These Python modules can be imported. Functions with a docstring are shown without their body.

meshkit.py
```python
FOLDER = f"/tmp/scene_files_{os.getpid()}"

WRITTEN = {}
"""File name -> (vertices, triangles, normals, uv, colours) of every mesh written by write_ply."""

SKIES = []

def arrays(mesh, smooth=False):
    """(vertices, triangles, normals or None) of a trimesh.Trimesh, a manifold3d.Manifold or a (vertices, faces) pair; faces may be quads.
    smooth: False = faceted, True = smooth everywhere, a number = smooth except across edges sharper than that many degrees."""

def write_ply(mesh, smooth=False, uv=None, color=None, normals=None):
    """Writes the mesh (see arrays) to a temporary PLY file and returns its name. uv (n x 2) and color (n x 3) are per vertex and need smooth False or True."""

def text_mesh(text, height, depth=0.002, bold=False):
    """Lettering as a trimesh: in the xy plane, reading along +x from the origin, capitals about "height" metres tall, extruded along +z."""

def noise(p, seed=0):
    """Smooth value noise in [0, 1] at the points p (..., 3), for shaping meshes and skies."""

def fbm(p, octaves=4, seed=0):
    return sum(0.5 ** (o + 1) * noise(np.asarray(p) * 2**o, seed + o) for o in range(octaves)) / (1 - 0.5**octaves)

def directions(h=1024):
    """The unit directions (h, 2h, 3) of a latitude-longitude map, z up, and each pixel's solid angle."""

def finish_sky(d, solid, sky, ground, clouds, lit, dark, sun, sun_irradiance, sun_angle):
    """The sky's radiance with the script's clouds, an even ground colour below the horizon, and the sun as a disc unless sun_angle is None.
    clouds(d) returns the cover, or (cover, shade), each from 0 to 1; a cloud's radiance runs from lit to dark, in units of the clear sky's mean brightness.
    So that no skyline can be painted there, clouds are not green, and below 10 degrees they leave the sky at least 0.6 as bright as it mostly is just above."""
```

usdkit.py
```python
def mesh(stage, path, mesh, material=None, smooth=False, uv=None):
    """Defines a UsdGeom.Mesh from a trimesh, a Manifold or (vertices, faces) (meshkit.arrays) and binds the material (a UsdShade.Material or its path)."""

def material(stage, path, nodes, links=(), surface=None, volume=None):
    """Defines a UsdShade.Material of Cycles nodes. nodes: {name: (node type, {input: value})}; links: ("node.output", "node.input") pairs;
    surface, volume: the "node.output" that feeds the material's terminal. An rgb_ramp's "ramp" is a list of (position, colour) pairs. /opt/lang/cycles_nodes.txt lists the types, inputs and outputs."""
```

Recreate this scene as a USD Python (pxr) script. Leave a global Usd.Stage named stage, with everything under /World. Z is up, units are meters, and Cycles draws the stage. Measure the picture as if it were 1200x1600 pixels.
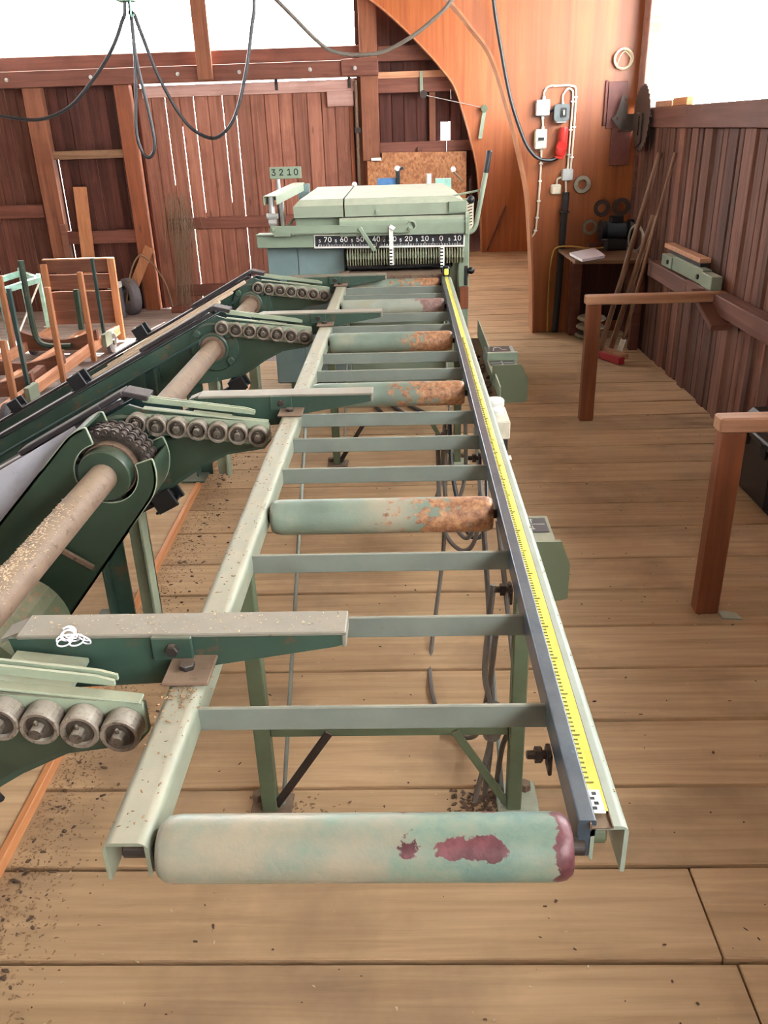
import math, random
import numpy as np
import trimesh, shapely, usdkit, meshkit
from shapely.geometry import Polygon, Point, box as sbox
from pxr import Usd, UsdGeom, UsdLux, Gf, Sdf, UsdShade

R = random.Random(7)
stage = Usd.Stage.CreateInMemory()
UsdGeom.SetStageUpAxis(stage, 'Z'); UsdGeom.SetStageMetersPerUnit(stage, 1.0)
UsdGeom.Xform.Define(stage, '/World'); UsdGeom.Scope.Define(stage, '/World/Looks')

# ------------------------------------------------------------------ camera, sky, sun, exposure
EXPOSURE, SKY, SUN = 0.25, 8.0, 18.0
FPX, PITCH, YAW, ROLL, EYE = 1296.4, .433774, -.033965, .0323556, 1.66
cp, sp, cy, sy, cr, sr = (math.cos(PITCH), math.sin(PITCH), math.cos(YAW), math.sin(YAW), math.cos(ROLL), math.sin(ROLL))
fwd = np.array([sy * cp, cy * cp, -sp]); rt = np.array([cy, -sy, 0.0]); dn = np.cross(fwd, rt)
right, down = cr * rt + sr * dn, -sr * rt + cr * dn
cam = UsdGeom.Camera.Define(stage, '/World/camera')
cam.AddTransformOp().Set(Gf.Matrix4d(*[*right, 0, *(-down), 0, *(-fwd), 0, 0, 0, EYE, 1]))
cam.CreateHorizontalApertureAttr(36.0); cam.CreateVerticalApertureAttr(48.0)
cam.CreateFocalLengthAttr(36.0 * FPX / 1200); cam.CreateClippingRangeAttr((0.05, 500))
cam.CreateExposureAttr(EXPOSURE)
dome = UsdLux.DomeLight.Define(stage, '/World/sky'); dome.CreateIntensityAttr(SKY); dome.CreateColorAttr((0.97, 0.985, 1.0))
sun = UsdLux.DistantLight.Define(stage, '/World/sun'); sun.CreateIntensityAttr(SUN); sun.CreateAngleAttr(0.6); sun.CreateNormalizeAttr(True); sun.CreateColorAttr((1, .95, .86))
# the sun stands behind the far wall, 60 degrees up; a distant light shines along its own -z
sun.AddRotateXYZOp().Set((-30.0, 0.0, -8.0))

# ------------------------------------------------------------------ mesh helpers: a mesh is (vertices, triangles)
def _unit():
    c = [(sx, sy_, sz) for sx in (-1, 1) for sy_ in (-1, 1) for sz in (-1, 1)]
    pts, who = [], []
    for k in c:
        for a in range(3):
            pts.append([k[i] * (.5 if i == a else .4) for i in range(3)]); who.append((k, a))
    h = trimesh.convex.convex_hull(np.array(pts))
    order = [int(np.argmin(np.linalg.norm(np.array(pts) - v, axis=1))) for v in h.vertices]
    return who, np.array(order)[h.faces]
_WHO, _BF = _unit()
_SG = np.array([w[0] for w in _WHO], float); _IN = np.array([[0 if i == w[1] else 1 for i in range(3)] for w in _WHO], float)
def bb(lx, ly, lz, b=.003):
    L = np.array([lx, ly, lz]); b = min(b, .3 * L.min())
    return _SG * (L / 2 - _IN * b), _BF.copy()
def box(x0, x1, y0, y1, z0, z1, b=.003):
    v, f = bb(abs(x1 - x0), abs(y1 - y0), abs(z1 - z0), b)
    return v + np.array([(x0 + x1) / 2, (y0 + y1) / 2, (z0 + z1) / 2]), f
def obox(p0, p1, w, h, up=(0, 0, 1), b=.003):
    """a bar from p0 to p1, h thick along up and w along the side"""
    p0, p1 = np.array(p0, float), np.array(p1, float); d = p1 - p0; L = np.linalg.norm(d); d /= L
    s = np.cross(d, up); s /= np.linalg.norm(s); u = np.cross(s, d)
    v, f = bb(L, w, h, b)
    return v @ np.array([d, s, u]) + (p0 + p1) / 2, f
def merge(*ms):
    ms = [m for m in ms if m is not None]; n, V, F = 0, [], []
    for v, f in ms:
        V.append(v); F.append(np.asarray(f) + n); n += len(v)
    return np.vstack(V), np.vstack(F)
def move(m, d): return m[0] + np.array(d, float), m[1]
def rot(m, axis, deg, c=(0, 0, 0)):
    M = trimesh.transformations.rotation_matrix(math.radians(deg), axis)[:3, :3]
    return (m[0] - np.array(c)) @ M.T + np.array(c), m[1]
def frame(d):
    d = np.array(d, float); d /= np.linalg.norm(d)
    a = np.array([0, 0, 1.0]) if abs(d[2]) < .9 else np.array([1.0, 0, 0])
    u = np.cross(a, d); u /= np.linalg.norm(u)
    return d, u, np.cross(d, u)
def lathe(prof, p0, d, n=28):
    """prof: (radius, height along d) pairs, open ends closed by radius 0"""
    d, u, w = frame(d); t = np.arange(n) * 2 * np.pi / n
    ring = np.cos(t)[:, None] * u + np.sin(t)[:, None] * w
    V = np.vstack([np.array(p0, float) + ring * r + d * h for r, h in prof]); F = []
    for k in range(len(prof) - 1):
        for i in range(n):
            j = (i + 1) % n; a, b, c, e = k * n + i, k * n + j, (k + 1) * n + j, (k + 1) * n + i
            F += [(a, b, c), (a, c, e)]
    return V, np.array(F)
def cyl(p0, p1, r, n=20, b=.002, r1=None):
    p0, p1 = np.array(p0, float), np.array(p1, float); L = np.linalg.norm(p1 - p0); r1 = r if r1 is None else r1
    b = min(b, L * .3, r * .5)
    return lathe([(0, 0), (r - b, 0), (r, b), (r1, L - b), (r1 - b, L), (0, L)], p0, p1 - p0, n)
def ringm(c, d, r0, r1, t, n=32, b=.003):
    return lathe([(r0, -t / 2), (r1 - b, -t / 2), (r1, -t / 2 + b), (r1, t / 2 - b), (r1 - b, t / 2), (r0, t / 2), (r0, -t / 2)], c, d, n)
def spline(pts, k=8):
    P = np.array(pts, float)
    if len(P) < 3: return P
    Q = np.vstack([2 * P[0] - P[1], P, 2 * P[-1] - P[-2]]); out = []
    for i in range(1, len(Q) - 2):
        for t in np.linspace(0, 1, k, endpoint=False):
            a, b, c, d = Q[i - 1:i + 3]
            out.append(.5 * (2 * b + (c - a) * t + (2 * a - 5 * b + 4 * c - d) * t * t + (3 * b - a - 3 * c + d) * t ** 3))
    return np.vstack([out, P[-1]])
def tube(pts, r, n=8, k=8, curve=True):
    P = spline(pts, k) if curve else np.array(pts, float)
    T = np.gradient(P, axis=0); T /= np.linalg.norm(T, axis=1, keepdims=True)
    _, u, _ = frame(T[0]); V, t = [], np.arange(n) * 2 * np.pi / n
    for p, d in zip(P, T):
        u = u - d * (u @ d); u /= np.linalg.norm(u); w = np.cross(d, u)
        V.append(p + r * (np.cos(t)[:, None] * u + np.sin(t)[:, None] * w))
    V = np.vstack(V); F = []
    for k_ in range(len(P) - 1):
        for i in range(n):
            j = (i + 1) % n; a, b, c, e = k_ * n + i, k_ * n + j, (k_ + 1) * n + j, (k_ + 1) * n + i
            F += [(a, b, c), (a, c, e)]
    m = len(P) * n; V = np.vstack([V, P[0], P[-1]])
    for i in range(n):
        F += [((i + 1) % n, i, m), ((len(P) - 1) * n + i, (len(P) - 1) * n + (i + 1) % n, m + 1)]
    return V, np.array(F)
def prism(poly, axis, a, b):
    """a polygon (shapely, or points) extruded along axis from a to b; its plane is (x, z) for y, (x, y) for z, (y, z) for x"""
    g = poly if hasattr(poly, 'exterior') else Polygon(poly)
    m = trimesh.creation.extrude_polygon(g.buffer(0), b - a, engine='earcut'); v = np.array(m.vertices); f = np.array(m.faces)
    if axis == 'y': return np.stack([v[:, 0], a + v[:, 2], v[:, 1]], 1), f[:, ::-1]
    if axis == 'x': return np.stack([a + v[:, 2], v[:, 0], v[:, 1]], 1), f
    return v + [0, 0, a], f
def hexa(p, d, r=.011, t=.008):
    return lathe([(0, 0), (r, 0), (r, t * .8), (r * .85, t), (0, t)], p, d, 6)
def sphere(c, r, sub=2, s=(1, 1, 1)):
    m = trimesh.creation.icosphere(sub, 1.0); return np.array(m.vertices) * r * np.array(s) + np.array(c), np.array(m.faces)
def text(s, h, p, depth=.0012, axis='y', bold=True, center=True):
    """lettering facing -y (axis y), or up (axis z, reading along +x)"""
    m = meshkit.text_mesh(s, h, depth, bold); v, f = np.array(m.vertices), np.array(m.faces)
    if center: v = v - [(v[:, 0].min() + v[:, 0].max()) / 2, 0, 0]
    if axis == 'y': v = np.stack([v[:, 0], -v[:, 2], v[:, 1]], 1)
    return v + np.array(p, float), f

# ------------------------------------------------------------------ scene tree helpers
_used = set()
def numbered(path):
    p, k = path, 0
    while p in _used:
        k += 1; p = f'{path}_{k:03d}'
    _used.add(p); return p
def tag(o, label=None, cat=None, group=None, kind=None):
    p = o.GetPrim() if hasattr(o, 'GetPrim') else o
    for k, v in (('label', label), ('category', cat), ('group', group), ('kind', kind)):
        if v: p.SetCustomDataByKey(k, v)
    return p
BASE = {}
def thing(name, label, cat, loc=(0, 0, 0), group=None, kind=None):
    path = numbered('/World/' + name); x = UsdGeom.Xform.Define(stage, path); x.AddTranslateOp().Set(Gf.Vec3d(*map(float, loc)))
    BASE[path] = np.array(loc, float)
    return tag(x, label, cat, group, kind)
def struct(name):
    path = numbered('/World/' + name); x = UsdGeom.Xform.Define(stage, path); BASE[path] = np.zeros(3); return tag(x, kind='structure')
def part(parent, name, mesh, m, smooth=30, label=None, kind=None):
    """a mesh under a thing or a part; coordinates are given in the world"""
    up = str(parent.GetPath()) if hasattr(parent, 'GetPath') else parent
    base = BASE.get('/'.join(up.split('/')[:3]), np.zeros(3)); path = numbered(up + '/' + name)
    v, f = (mesh if isinstance(mesh, tuple) else (np.array(mesh.vertices), np.array(mesh.faces)))
    o = usdkit.mesh(stage, path, (v - base, f), M[m], smooth).GetPrim()
    return tag(o, label, kind=kind)
def one(name, mesh, m, label, cat, group=None, kind=None, smooth=30):
    """a thing that is one mesh, its origin at its base"""
    path = numbered('/World/' + name); v, f = mesh
    c = np.array([(v[:, 0].min() + v[:, 0].max()) / 2, (v[:, 1].min() + v[:, 1].max()) / 2, v[:, 2].min()])
    o = usdkit.mesh(stage, path, (v - c, f), M[m], smooth); o.AddTranslateOp().Set(Gf.Vec3d(*map(float, c)))
    return tag(o, label, cat, group, kind)
def copy_of(src, name, label, d, group=None, rz=None):
    """a copy of a thing with its parts, moved by d"""
    path = numbered('/World/' + name); x = UsdGeom.Xform.Define(stage, path)
    base = BASE[str(src.GetPath())] + np.array(d, float); BASE[path] = base
    x.GetPrim().GetReferences().AddInternalReference(src.GetPath()); x.GetPrim().SetInstanceable(True)
    x.ClearXformOpOrder(); x.AddTranslateOp().Set(Gf.Vec3d(*map(float, base)))
    was = src.GetCustomData()
    return tag(x, label, was.get('category'), group or was.get('group'))

# ------------------------------------------------------------------ materials
M = {}
def srgb(r, g, b): return tuple((c / 255 / 12.92 if c / 255 < .04045 else ((c / 255 + .055) / 1.055) ** 2.4) for c in (r, g, b))
def mat(name, nodes, links, surface): M[name] = usdkit.material(stage, '/World/Looks/' + name, nodes, links, surface=surface)
def wood(name, dark, light, grain='x', fine=30.0, tone=.22, rough=.65, spec=.3, blotch=None, knots=.5, bump=.35, coat=0):
    i = 'xyz'.index(grain); sc = [fine] * 3; sc[i] = fine / 22; ks = [9.0] * 3; ks[i] = 2.2
    bl = blotch or dark
    nodes = {
        'g': ('geometry', {}), 'oi': ('object_info', {}),
        'mp': ('mapping', {'scale': sc}), 'mk': ('mapping', {'scale': ks}),
        'w': ('math', {'math_type': 'multiply', 'value2': 61.0}),
        'n': ('noise_texture', {'dimensions': '4D', 'scale': 1.0, 'detail': 6.0, 'roughness': .62, 'distortion': .7}),
        'r': ('rgb_ramp', {'ramp': [(.25, dark), (.72, light)]}),
        'nb': ('noise_texture', {'dimensions': '4D', 'scale': 2.2, 'detail': 5.0, 'roughness': .6}),
        'rb': ('map_range', {'from_min': .5, 'from_max': .75, 'to_min': 0.0, 'to_max': .7, 'clamp': True}),
        'mb': ('mix_color', {'b': bl}),
        'kn': ('voronoi_texture', {'dimensions': '4D', 'scale': 1.0, 'randomness': 1.0}),
        'kr': ('map_range', {'from_min': .06, 'from_max': .2, 'to_min': knots, 'to_max': 0.0, 'clamp': True}),
        'km': ('mix_color', {'b': tuple(c * .35 for c in dark)}),
        'tv': ('map_range', {'from_min': 0.0, 'from_max': 1.0, 'to_min': 1 - tone, 'to_max': 1 + tone}),
        'hv': ('hsv', {'hue': .5, 'saturation': 1.0, 'fac': 1.0}),
        'bp': ('bump', {'strength': bump, 'distance': .004}),
        'p': ('principled_bsdf', {'roughness': rough, 'specular_ior_level': spec, 'coat_weight': float(coat), 'coat_roughness': .25})}
    links = [('g.position', 'mp.vector'), ('g.position', 'mk.vector'), ('oi.random', 'w.value1'), ('mp.vector', 'n.vector'), ('w.value', 'n.w'), ('n.fac', 'r.fac'),
             ('g.position', 'nb.vector'), ('w.value', 'nb.w'), ('nb.fac', 'rb.value'), ('r.color', 'mb.a'), ('rb.result', 'mb.fac'),
             ('mk.vector', 'kn.vector'), ('w.value', 'kn.w'), ('kn.distance', 'kr.value'), ('kr.result', 'km.fac'), ('mb.result', 'km.a'),
             ('oi.random', 'tv.value'), ('tv.result', 'hv.value'), ('km.result', 'hv.color'), ('hv.color', 'p.base_color'), ('n.fac', 'bp.height'), ('bp.normal', 'p.normal')]
    mat(name, nodes, links, 'p.BSDF')
def paint(name, c, wear=srgb(110, 78, 58), amount=.12, dust=.45, dustc=srgb(176, 160, 134), rough=.5, metal=0.0, var=.3, scale=9.0, spec=.5):
    """painted or bare metal: tone varies, worn spots show rust, sawdust lies on what faces up"""
    lo = tuple(x * (1 - var) for x in c); hi = tuple(min(1, x * (1 + var)) for x in c)
    t = .70 - .28 * amount
    nodes = {
        'g': ('geometry', {}), 'n': ('noise_texture', {'scale': scale, 'detail': 6.0, 'roughness': .65}),
        'r': ('rgb_ramp', {'ramp': [(.3, lo), (.7, hi)]}),
        'n2': ('noise_texture', {'scale': scale * 3.1, 'detail': 7.0, 'roughness': .7}),
        'wr': ('map_range', {'from_min': t, 'from_max': t + .06, 'to_min': 0.0, 'to_max': .9 if amount > 0 else 0.0, 'clamp': True}),
        'mw': ('mix_color', {'b': wear}),
        'sx': ('separate_xyz', {}), 'up': ('map_range', {'from_min': .45, 'from_max': .98, 'to_min': 0.0, 'to_max': 1.0, 'clamp': True}),
        'n3': ('noise_texture', {'scale': 14.0, 'detail': 6.0, 'roughness': .7}),
        'dm': ('map_range', {'from_min': .3, 'from_max': .68, 'to_min': dust * .25, 'to_max': dust, 'clamp': True}),
        'du': ('math', {'math_type': 'multiply'}), 'md': ('mix_color', {'b': dustc}),
        'rr': ('map_range', {'from_min': 0.0, 'from_max': 1.0, 'to_min': rough, 'to_max': .9, 'clamp': True}),
        'bp': ('bump', {'strength': .12, 'distance': .003}),
        'p': ('principled_bsdf', {'metallic': float(metal), 'specular_ior_level': spec})}
    links = [('g.position', 'n.vector'), ('n.fac', 'r.fac'), ('g.position', 'n2.vector'), ('n2.fac', 'wr.value'), ('r.color', 'mw.a'), ('wr.result', 'mw.fac'),
             ('g.true_normal', 'sx.vector'), ('sx.z', 'up.value'), ('g.position', 'n3.vector'), ('n3.fac', 'dm.value'), ('up.result', 'du.value1'), ('dm.result', 'du.value2'),
             ('mw.result', 'md.a'), ('du.value', 'md.fac'), ('md.result', 'p.base_color'), ('du.value', 'rr.value'), ('rr.result', 'p.roughness'),
             ('n2.fac', 'bp.height'), ('bp.normal', 'p.normal')]
    mat(name, nodes, links, 'p.BSDF')
def plain(name, c, rough=.5, metal=0.0, spec=.5, var=.12, scale=30.0):
    mat(name, {'g': ('geometry', {}), 'n': ('noise_texture', {'scale': scale, 'detail': 4.0}),
               'r': ('rgb_ramp', {'ramp': [(.3, tuple(x * (1 - var) for x in c)), (.7, tuple(min(1, x * (1 + var)) for x in c))]}),
               'p': ('principled_bsdf', {'roughness': rough, 'metallic': float(metal), 'specular_ior_level': spec})},
        [('g.position', 'n.vector'), ('n.fac', 'r.fac'), ('r.color', 'p.base_color')], 'p.BSDF')
def worn_roller(name, base, spots, x0, x1, thr, scale, y=None, marks=None):
    """paint that is rubbed through to rust and clinging shavings towards one end: the share of bare patches grows from x0 to x1"""
    nodes = {
        'g': ('geometry', {}), 's': ('separate_xyz', {}),
        'm': ('map_range', {'from_min': x0, 'from_max': x1, 'to_min': -.30, 'to_max': .16, 'clamp': True}),
        'n': ('noise_texture', {'scale': scale, 'detail': 8.0, 'roughness': .68}), 'ad': ('math', {'math_type': 'add'}),
        't': ('map_range', {'from_min': thr, 'from_max': thr + .05, 'to_min': 0.0, 'to_max': 1.0, 'clamp': True}),
        'nb': ('noise_texture', {'scale': 7.0, 'detail': 6.0}), 'rb': ('rgb_ramp', {'ramp': [(.32, tuple(x * .8 for x in base)), (.50, base), (.64, srgb(138, 138, 120)), (.76, srgb(152, 144, 124))]}),
        'ns': ('noise_texture', {'scale': 55.0, 'detail': 5.0, 'roughness': .7}), 'rs': ('rgb_ramp', {'ramp': spots}),
        'mx': ('mix_color', {}), 'bp': ('bump', {'strength': .35, 'distance': .004}), 'p': ('principled_bsdf', {'roughness': .5})}
    links = [('g.position', 's.vector'), ('s.x', 'm.value'), ('g.position', 'n.vector'), ('n.fac', 'ad.value1'), ('m.result', 'ad.value2'), ('ad.value', 't.value'), ('g.position', 'nb.vector'),
             ('nb.fac', 'rb.fac'), ('g.position', 'ns.vector'), ('ns.fac', 'rs.fac'), ('rb.color', 'mx.a'), ('rs.color', 'mx.b'), ('t.result', 'mx.fac'), ('mx.result', 'p.base_color'),
             ('ad.value', 'bp.height'), ('bp.normal', 'p.normal')]
    mat(name, nodes, links, 'p.BSDF')

wood('deck_wood', srgb(154, 124, 92), srgb(196, 164, 126), 'x', 30, .10, .8, .2, blotch=srgb(122, 98, 78), knots=.45, bump=.5)
wood('ground_wood', srgb(112, 100, 94), srgb(160, 146, 138), 'x', 20, .12, .8, .2, knots=0)
wood('board_wood', srgb(60, 34, 29), srgb(104, 66, 53), 'z', 26, .3, .7, .25, blotch=srgb(70, 34, 26), knots=.5)
wood('door_wood', srgb(100, 60, 50), srgb(158, 108, 88), 'z', 24, .26, .7, .25, blotch=srgb(96, 58, 48), knots=.9)
wood('dark_board_wood', srgb(50, 28, 26), srgb(86, 52, 44), 'z', 26, .35, .75, .2, knots=.4)
wood('side_board_wood', srgb(70, 41, 33), srgb(126, 84, 68), 'z', 26, .42, .7, .25, blotch=srgb(60, 36, 32), knots=.5)
wood('beam_wood', srgb(84, 49, 40), srgb(124, 79, 65), 'x', 20, .14, .65, .3, knots=.3)
wood('beam_wood_y', srgb(84, 50, 41), srgb(124, 82, 68), 'y', 20, .14, .65, .3, knots=.3)
wood('stud_wood', srgb(94, 55, 40), srgb(138, 90, 66), 'z', 20, .14, .65, .3, knots=.4)
wood('pale_board_wood', srgb(140, 104, 94), srgb(184, 150, 140), 'x', 20, .1, .7, .3, knots=.2)
wood('arch_wood', srgb(128, 64, 30), srgb(174, 100, 52), 'z', 17, .04, .42, .5, blotch=srgb(150, 80, 42), knots=0, bump=.10, coat=.15)
wood('arch_edge_wood', srgb(150, 92, 58), srgb(196, 136, 96), 'z', 30, .05, .5, .4, knots=0)
wood('post_wood', srgb(100, 50, 30), srgb(142, 82, 50), 'z', 26, .08, .55, .4, knots=.7)
wood('rail_wood', srgb(150, 104, 76), srgb(196, 150, 116), 'x', 26, .08, .6, .35, knots=.3)
wood('strip_wood', srgb(166, 104, 62), srgb(206, 144, 96), 'y', 26, .08, .6, .35, knots=.2)
wood('pole_wood', srgb(104, 72, 54), srgb(150, 112, 88), 'z', 30, .12, .6, .35, knots=.2)
wood('wagon_wood', srgb(140, 88, 58), srgb(186, 132, 94), 'z', 26, .12, .65, .3, knots=.3)
wood('wagon_board_wood', srgb(92, 58, 46), srgb(136, 92, 72), 'x', 22, .16, .7, .3, knots=.3)
wood('wagon_rail_wood', srgb(168, 108, 76), srgb(220, 164, 126), 'y', 22, .1, .65, .3, knots=.3)
wood('table_wood', srgb(100, 74, 54), srgb(146, 114, 88), 'x', 24, .1, .7, .3, knots=.2)
paint('machine_green', srgb(126, 140, 120), amount=.05, dust=.75, dustc=srgb(186, 182, 160), rough=.42, var=.10, scale=4)
paint('machine_lid', srgb(136, 146, 126), amount=.02, dust=.95, dustc=srgb(190, 188, 168), rough=.45, var=.08, scale=4)
paint('machine_blue', srgb(112, 132, 132), amount=.06, dust=.5, rough=.45, var=.12, scale=5)
paint('rail_green', srgb(124, 129, 112), amount=.14, dust=.9, dustc=srgb(160, 150, 130), rough=.42, var=.14, scale=8)
paint('rail_right_green', srgb(140, 152, 138), amount=.06, dust=.35, dustc=srgb(190, 188, 170), rough=.42, var=.14, scale=10)
paint('bar_green', srgb(110, 118, 110), amount=.12, dust=.5, rough=.5, var=.12, scale=9)
paint('leg_green', srgb(84, 96, 72), amount=.22, dust=.4, rough=.55, var=.2, scale=8)
paint('box_green', srgb(92, 100, 78), wear=srgb(40, 38, 34), amount=.04, dust=.4, rough=.42, var=.06, scale=8)
paint('dark_green', srgb(50, 71, 60), wear=srgb(88, 74, 56), amount=.42, dust=.6, dustc=srgb(140, 132, 112), rough=.36, var=.28, scale=5)
paint('teal_green', srgb(44, 68, 66), wear=srgb(86, 80, 66), amount=.06, dust=.3, dustc=srgb(120, 132, 122), rough=.36, var=.15, scale=6)
paint('guard_green', srgb(46, 61, 48), wear=srgb(92, 84, 62), amount=.08, dust=.35, dustc=srgb(120, 120, 98), rough=.35, var=.16, scale=6)
paint('arm_pale', srgb(140, 152, 130), amount=.14, dust=.5, rough=.5, var=.12, scale=9)
paint('fork_top', srgb(122, 118, 106), wear=srgb(104, 86, 70), amount=.38, dust=.6, dustc=srgb(150, 136, 118), rough=.5, var=.14, scale=12)
paint('mint_paint', srgb(150, 196, 182), amount=.05, dust=.5, dustc=srgb(220, 226, 220), rough=.45)
paint('shaft_steel', srgb(112, 92, 76), wear=srgb(80, 62, 48), amount=.45, dust=.75, dustc=srgb(140, 120, 96), rough=.6, var=.2, scale=14)
paint('rust', srgb(104, 82, 66), wear=srgb(60, 46, 40), amount=.45, dustc=srgb(142, 122, 98), dust=.55, rough=.8, var=.25, scale=18)
paint('dark_steel', srgb(58, 52, 50), wear=srgb(104, 78, 60), amount=.25, dust=.5, dustc=srgb(150, 132, 112), rough=.45, metal=.5, var=.25, scale=16)
paint('bearing_steel', srgb(88, 80, 70), wear=srgb(52, 42, 34), amount=.6, dust=.9, dustc=srgb(170,160,144), rough=.5, metal=.3, var=.25, scale=40)
paint('chain_steel', srgb(96, 88, 84), wear=srgb(48, 38, 34), amount=.4, dust=.2, rough=.35, metal=.7, var=.25, scale=30)
paint('motor_brown', srgb(74, 84, 58), wear=srgb(128, 78, 44), amount=.5, dust=.6, rough=.7, var=.2, scale=8)
paint('finger_steel', srgb(128, 130, 106), wear=srgb(84, 66, 50), amount=.2, dust=.3, rough=.5, metal=.3, var=.2, scale=25)
paint('fence_blue', srgb(70, 84, 96), wear=srgb(120, 128, 132), amount=.15, dust=.15, rough=.32, metal=.4, var=.15, scale=20)
paint('white_sheet', srgb(186, 186, 194), wear=srgb(150, 146, 150), amount=.1, dust=.3, dustc=srgb(200, 196, 190), rough=.4, var=.08, scale=10)
paint('belt_black', srgb(44, 38, 40), wear=srgb(84, 70, 62), amount=.2, dust=.35, dustc=srgb(118, 100, 90), rough=.6, var=.2, scale=14)
plain('black_plastic', srgb(26, 28, 32), .4); plain('black_rubber', srgb(30, 30, 32), .6); plain('cable_black', srgb(34, 34, 36), .45); plain('cable_gray', srgb(96, 88, 80), .55)
plain('conduit_cream', srgb(226, 214, 190), .5); plain('box_gray', srgb(196, 200, 198), .45); plain('meter_cream', srgb(214, 208, 188), .45); plain('switch_gray', srgb(96, 104, 104), .4)
plain('red_plastic', srgb(206, 50, 44), .38); plain('red_brush', srgb(170, 40, 52), .6); plain('yellow_tape', srgb(232, 222, 104), .35); plain('tape_ink', srgb(126, 112, 44), .5)
plain('white_paint', srgb(232, 232, 226), .45); plain('scale_black', srgb(24, 24, 32), .4); plain('ink_black', srgb(22, 26, 24), .5); plain('paper_white', srgb(232, 230, 240), .7, var=.02)
plain('label_black', srgb(36, 36, 36), .45); plain('label_line', srgb(168, 172, 160), .5); plain('wire_gray', srgb(168, 160, 140), .45); plain('ring_gray', srgb(140, 132, 116), .5, .3)
plain('ring_dark', srgb(70, 54, 48), .55, .3); plain('ring_cream', srgb(214, 200, 168), .55); plain('saw_steel', srgb(92, 84, 78), .42, .6); plain('blue_paint', srgb(70, 112, 160), .4)
plain('cable_yellow', srgb(186, 150, 76), .5); plain('tire_gray', srgb(86, 84, 88), .7); plain('straw', srgb(110, 92, 72), .8); plain('brown_plate', srgb(112, 62, 54), .5)
plain('sawdust', srgb(142, 112, 80), .9, var=.3); plain('bark', srgb(84, 62, 46), .9, var=.3); plain('shaving', srgb(190, 166, 134), .85); plain('roof_wood', srgb(128, 108, 90), .7); plain('soil', srgb(140, 132, 120), .9, scale=2)
paint('roller_rim', srgb(122, 112, 100), wear=srgb(76, 64, 52), amount=.55, dust=.6, dustc=srgb(196, 188, 172), rough=.45, metal=.2, var=.2, scale=40); paint('roller_recess', srgb(58, 50, 42), wear=srgb(92, 70, 52), amount=.4, dust=.2, rough=.6, var=.3, scale=40)
plain('cream_wood', srgb(206, 184, 160), .6)
plain('zinc', srgb(176, 176, 172), .4, .4)
mat('osb', {'g': ('geometry', {}), 'mp': ('mapping', {'scale': (48.0, 48.0, 26.0)}), 'v': ('voronoi_texture', {'scale': 1.0}), 'n': ('noise_texture', {'scale': 24.0, 'detail': 4.0}),
            'r': ('rgb_ramp', {'ramp': [(.2, srgb(128, 78, 46)), (.8, srgb(176, 124, 82))]}), 's': ('separate_color', {}), 'a': ('mix_float', {'fac': .5}),
            'p': ('principled_bsdf', {'roughness': .6})},
    [('g.position', 'mp.vector'), ('mp.vector', 'v.vector'), ('g.position', 'n.vector'), ('v.color', 's.color'), ('s.r', 'a.a'), ('n.fac', 'a.b'), ('a.result', 'r.fac'), ('r.color', 'p.base_color')], 'p.BSDF')
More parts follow.
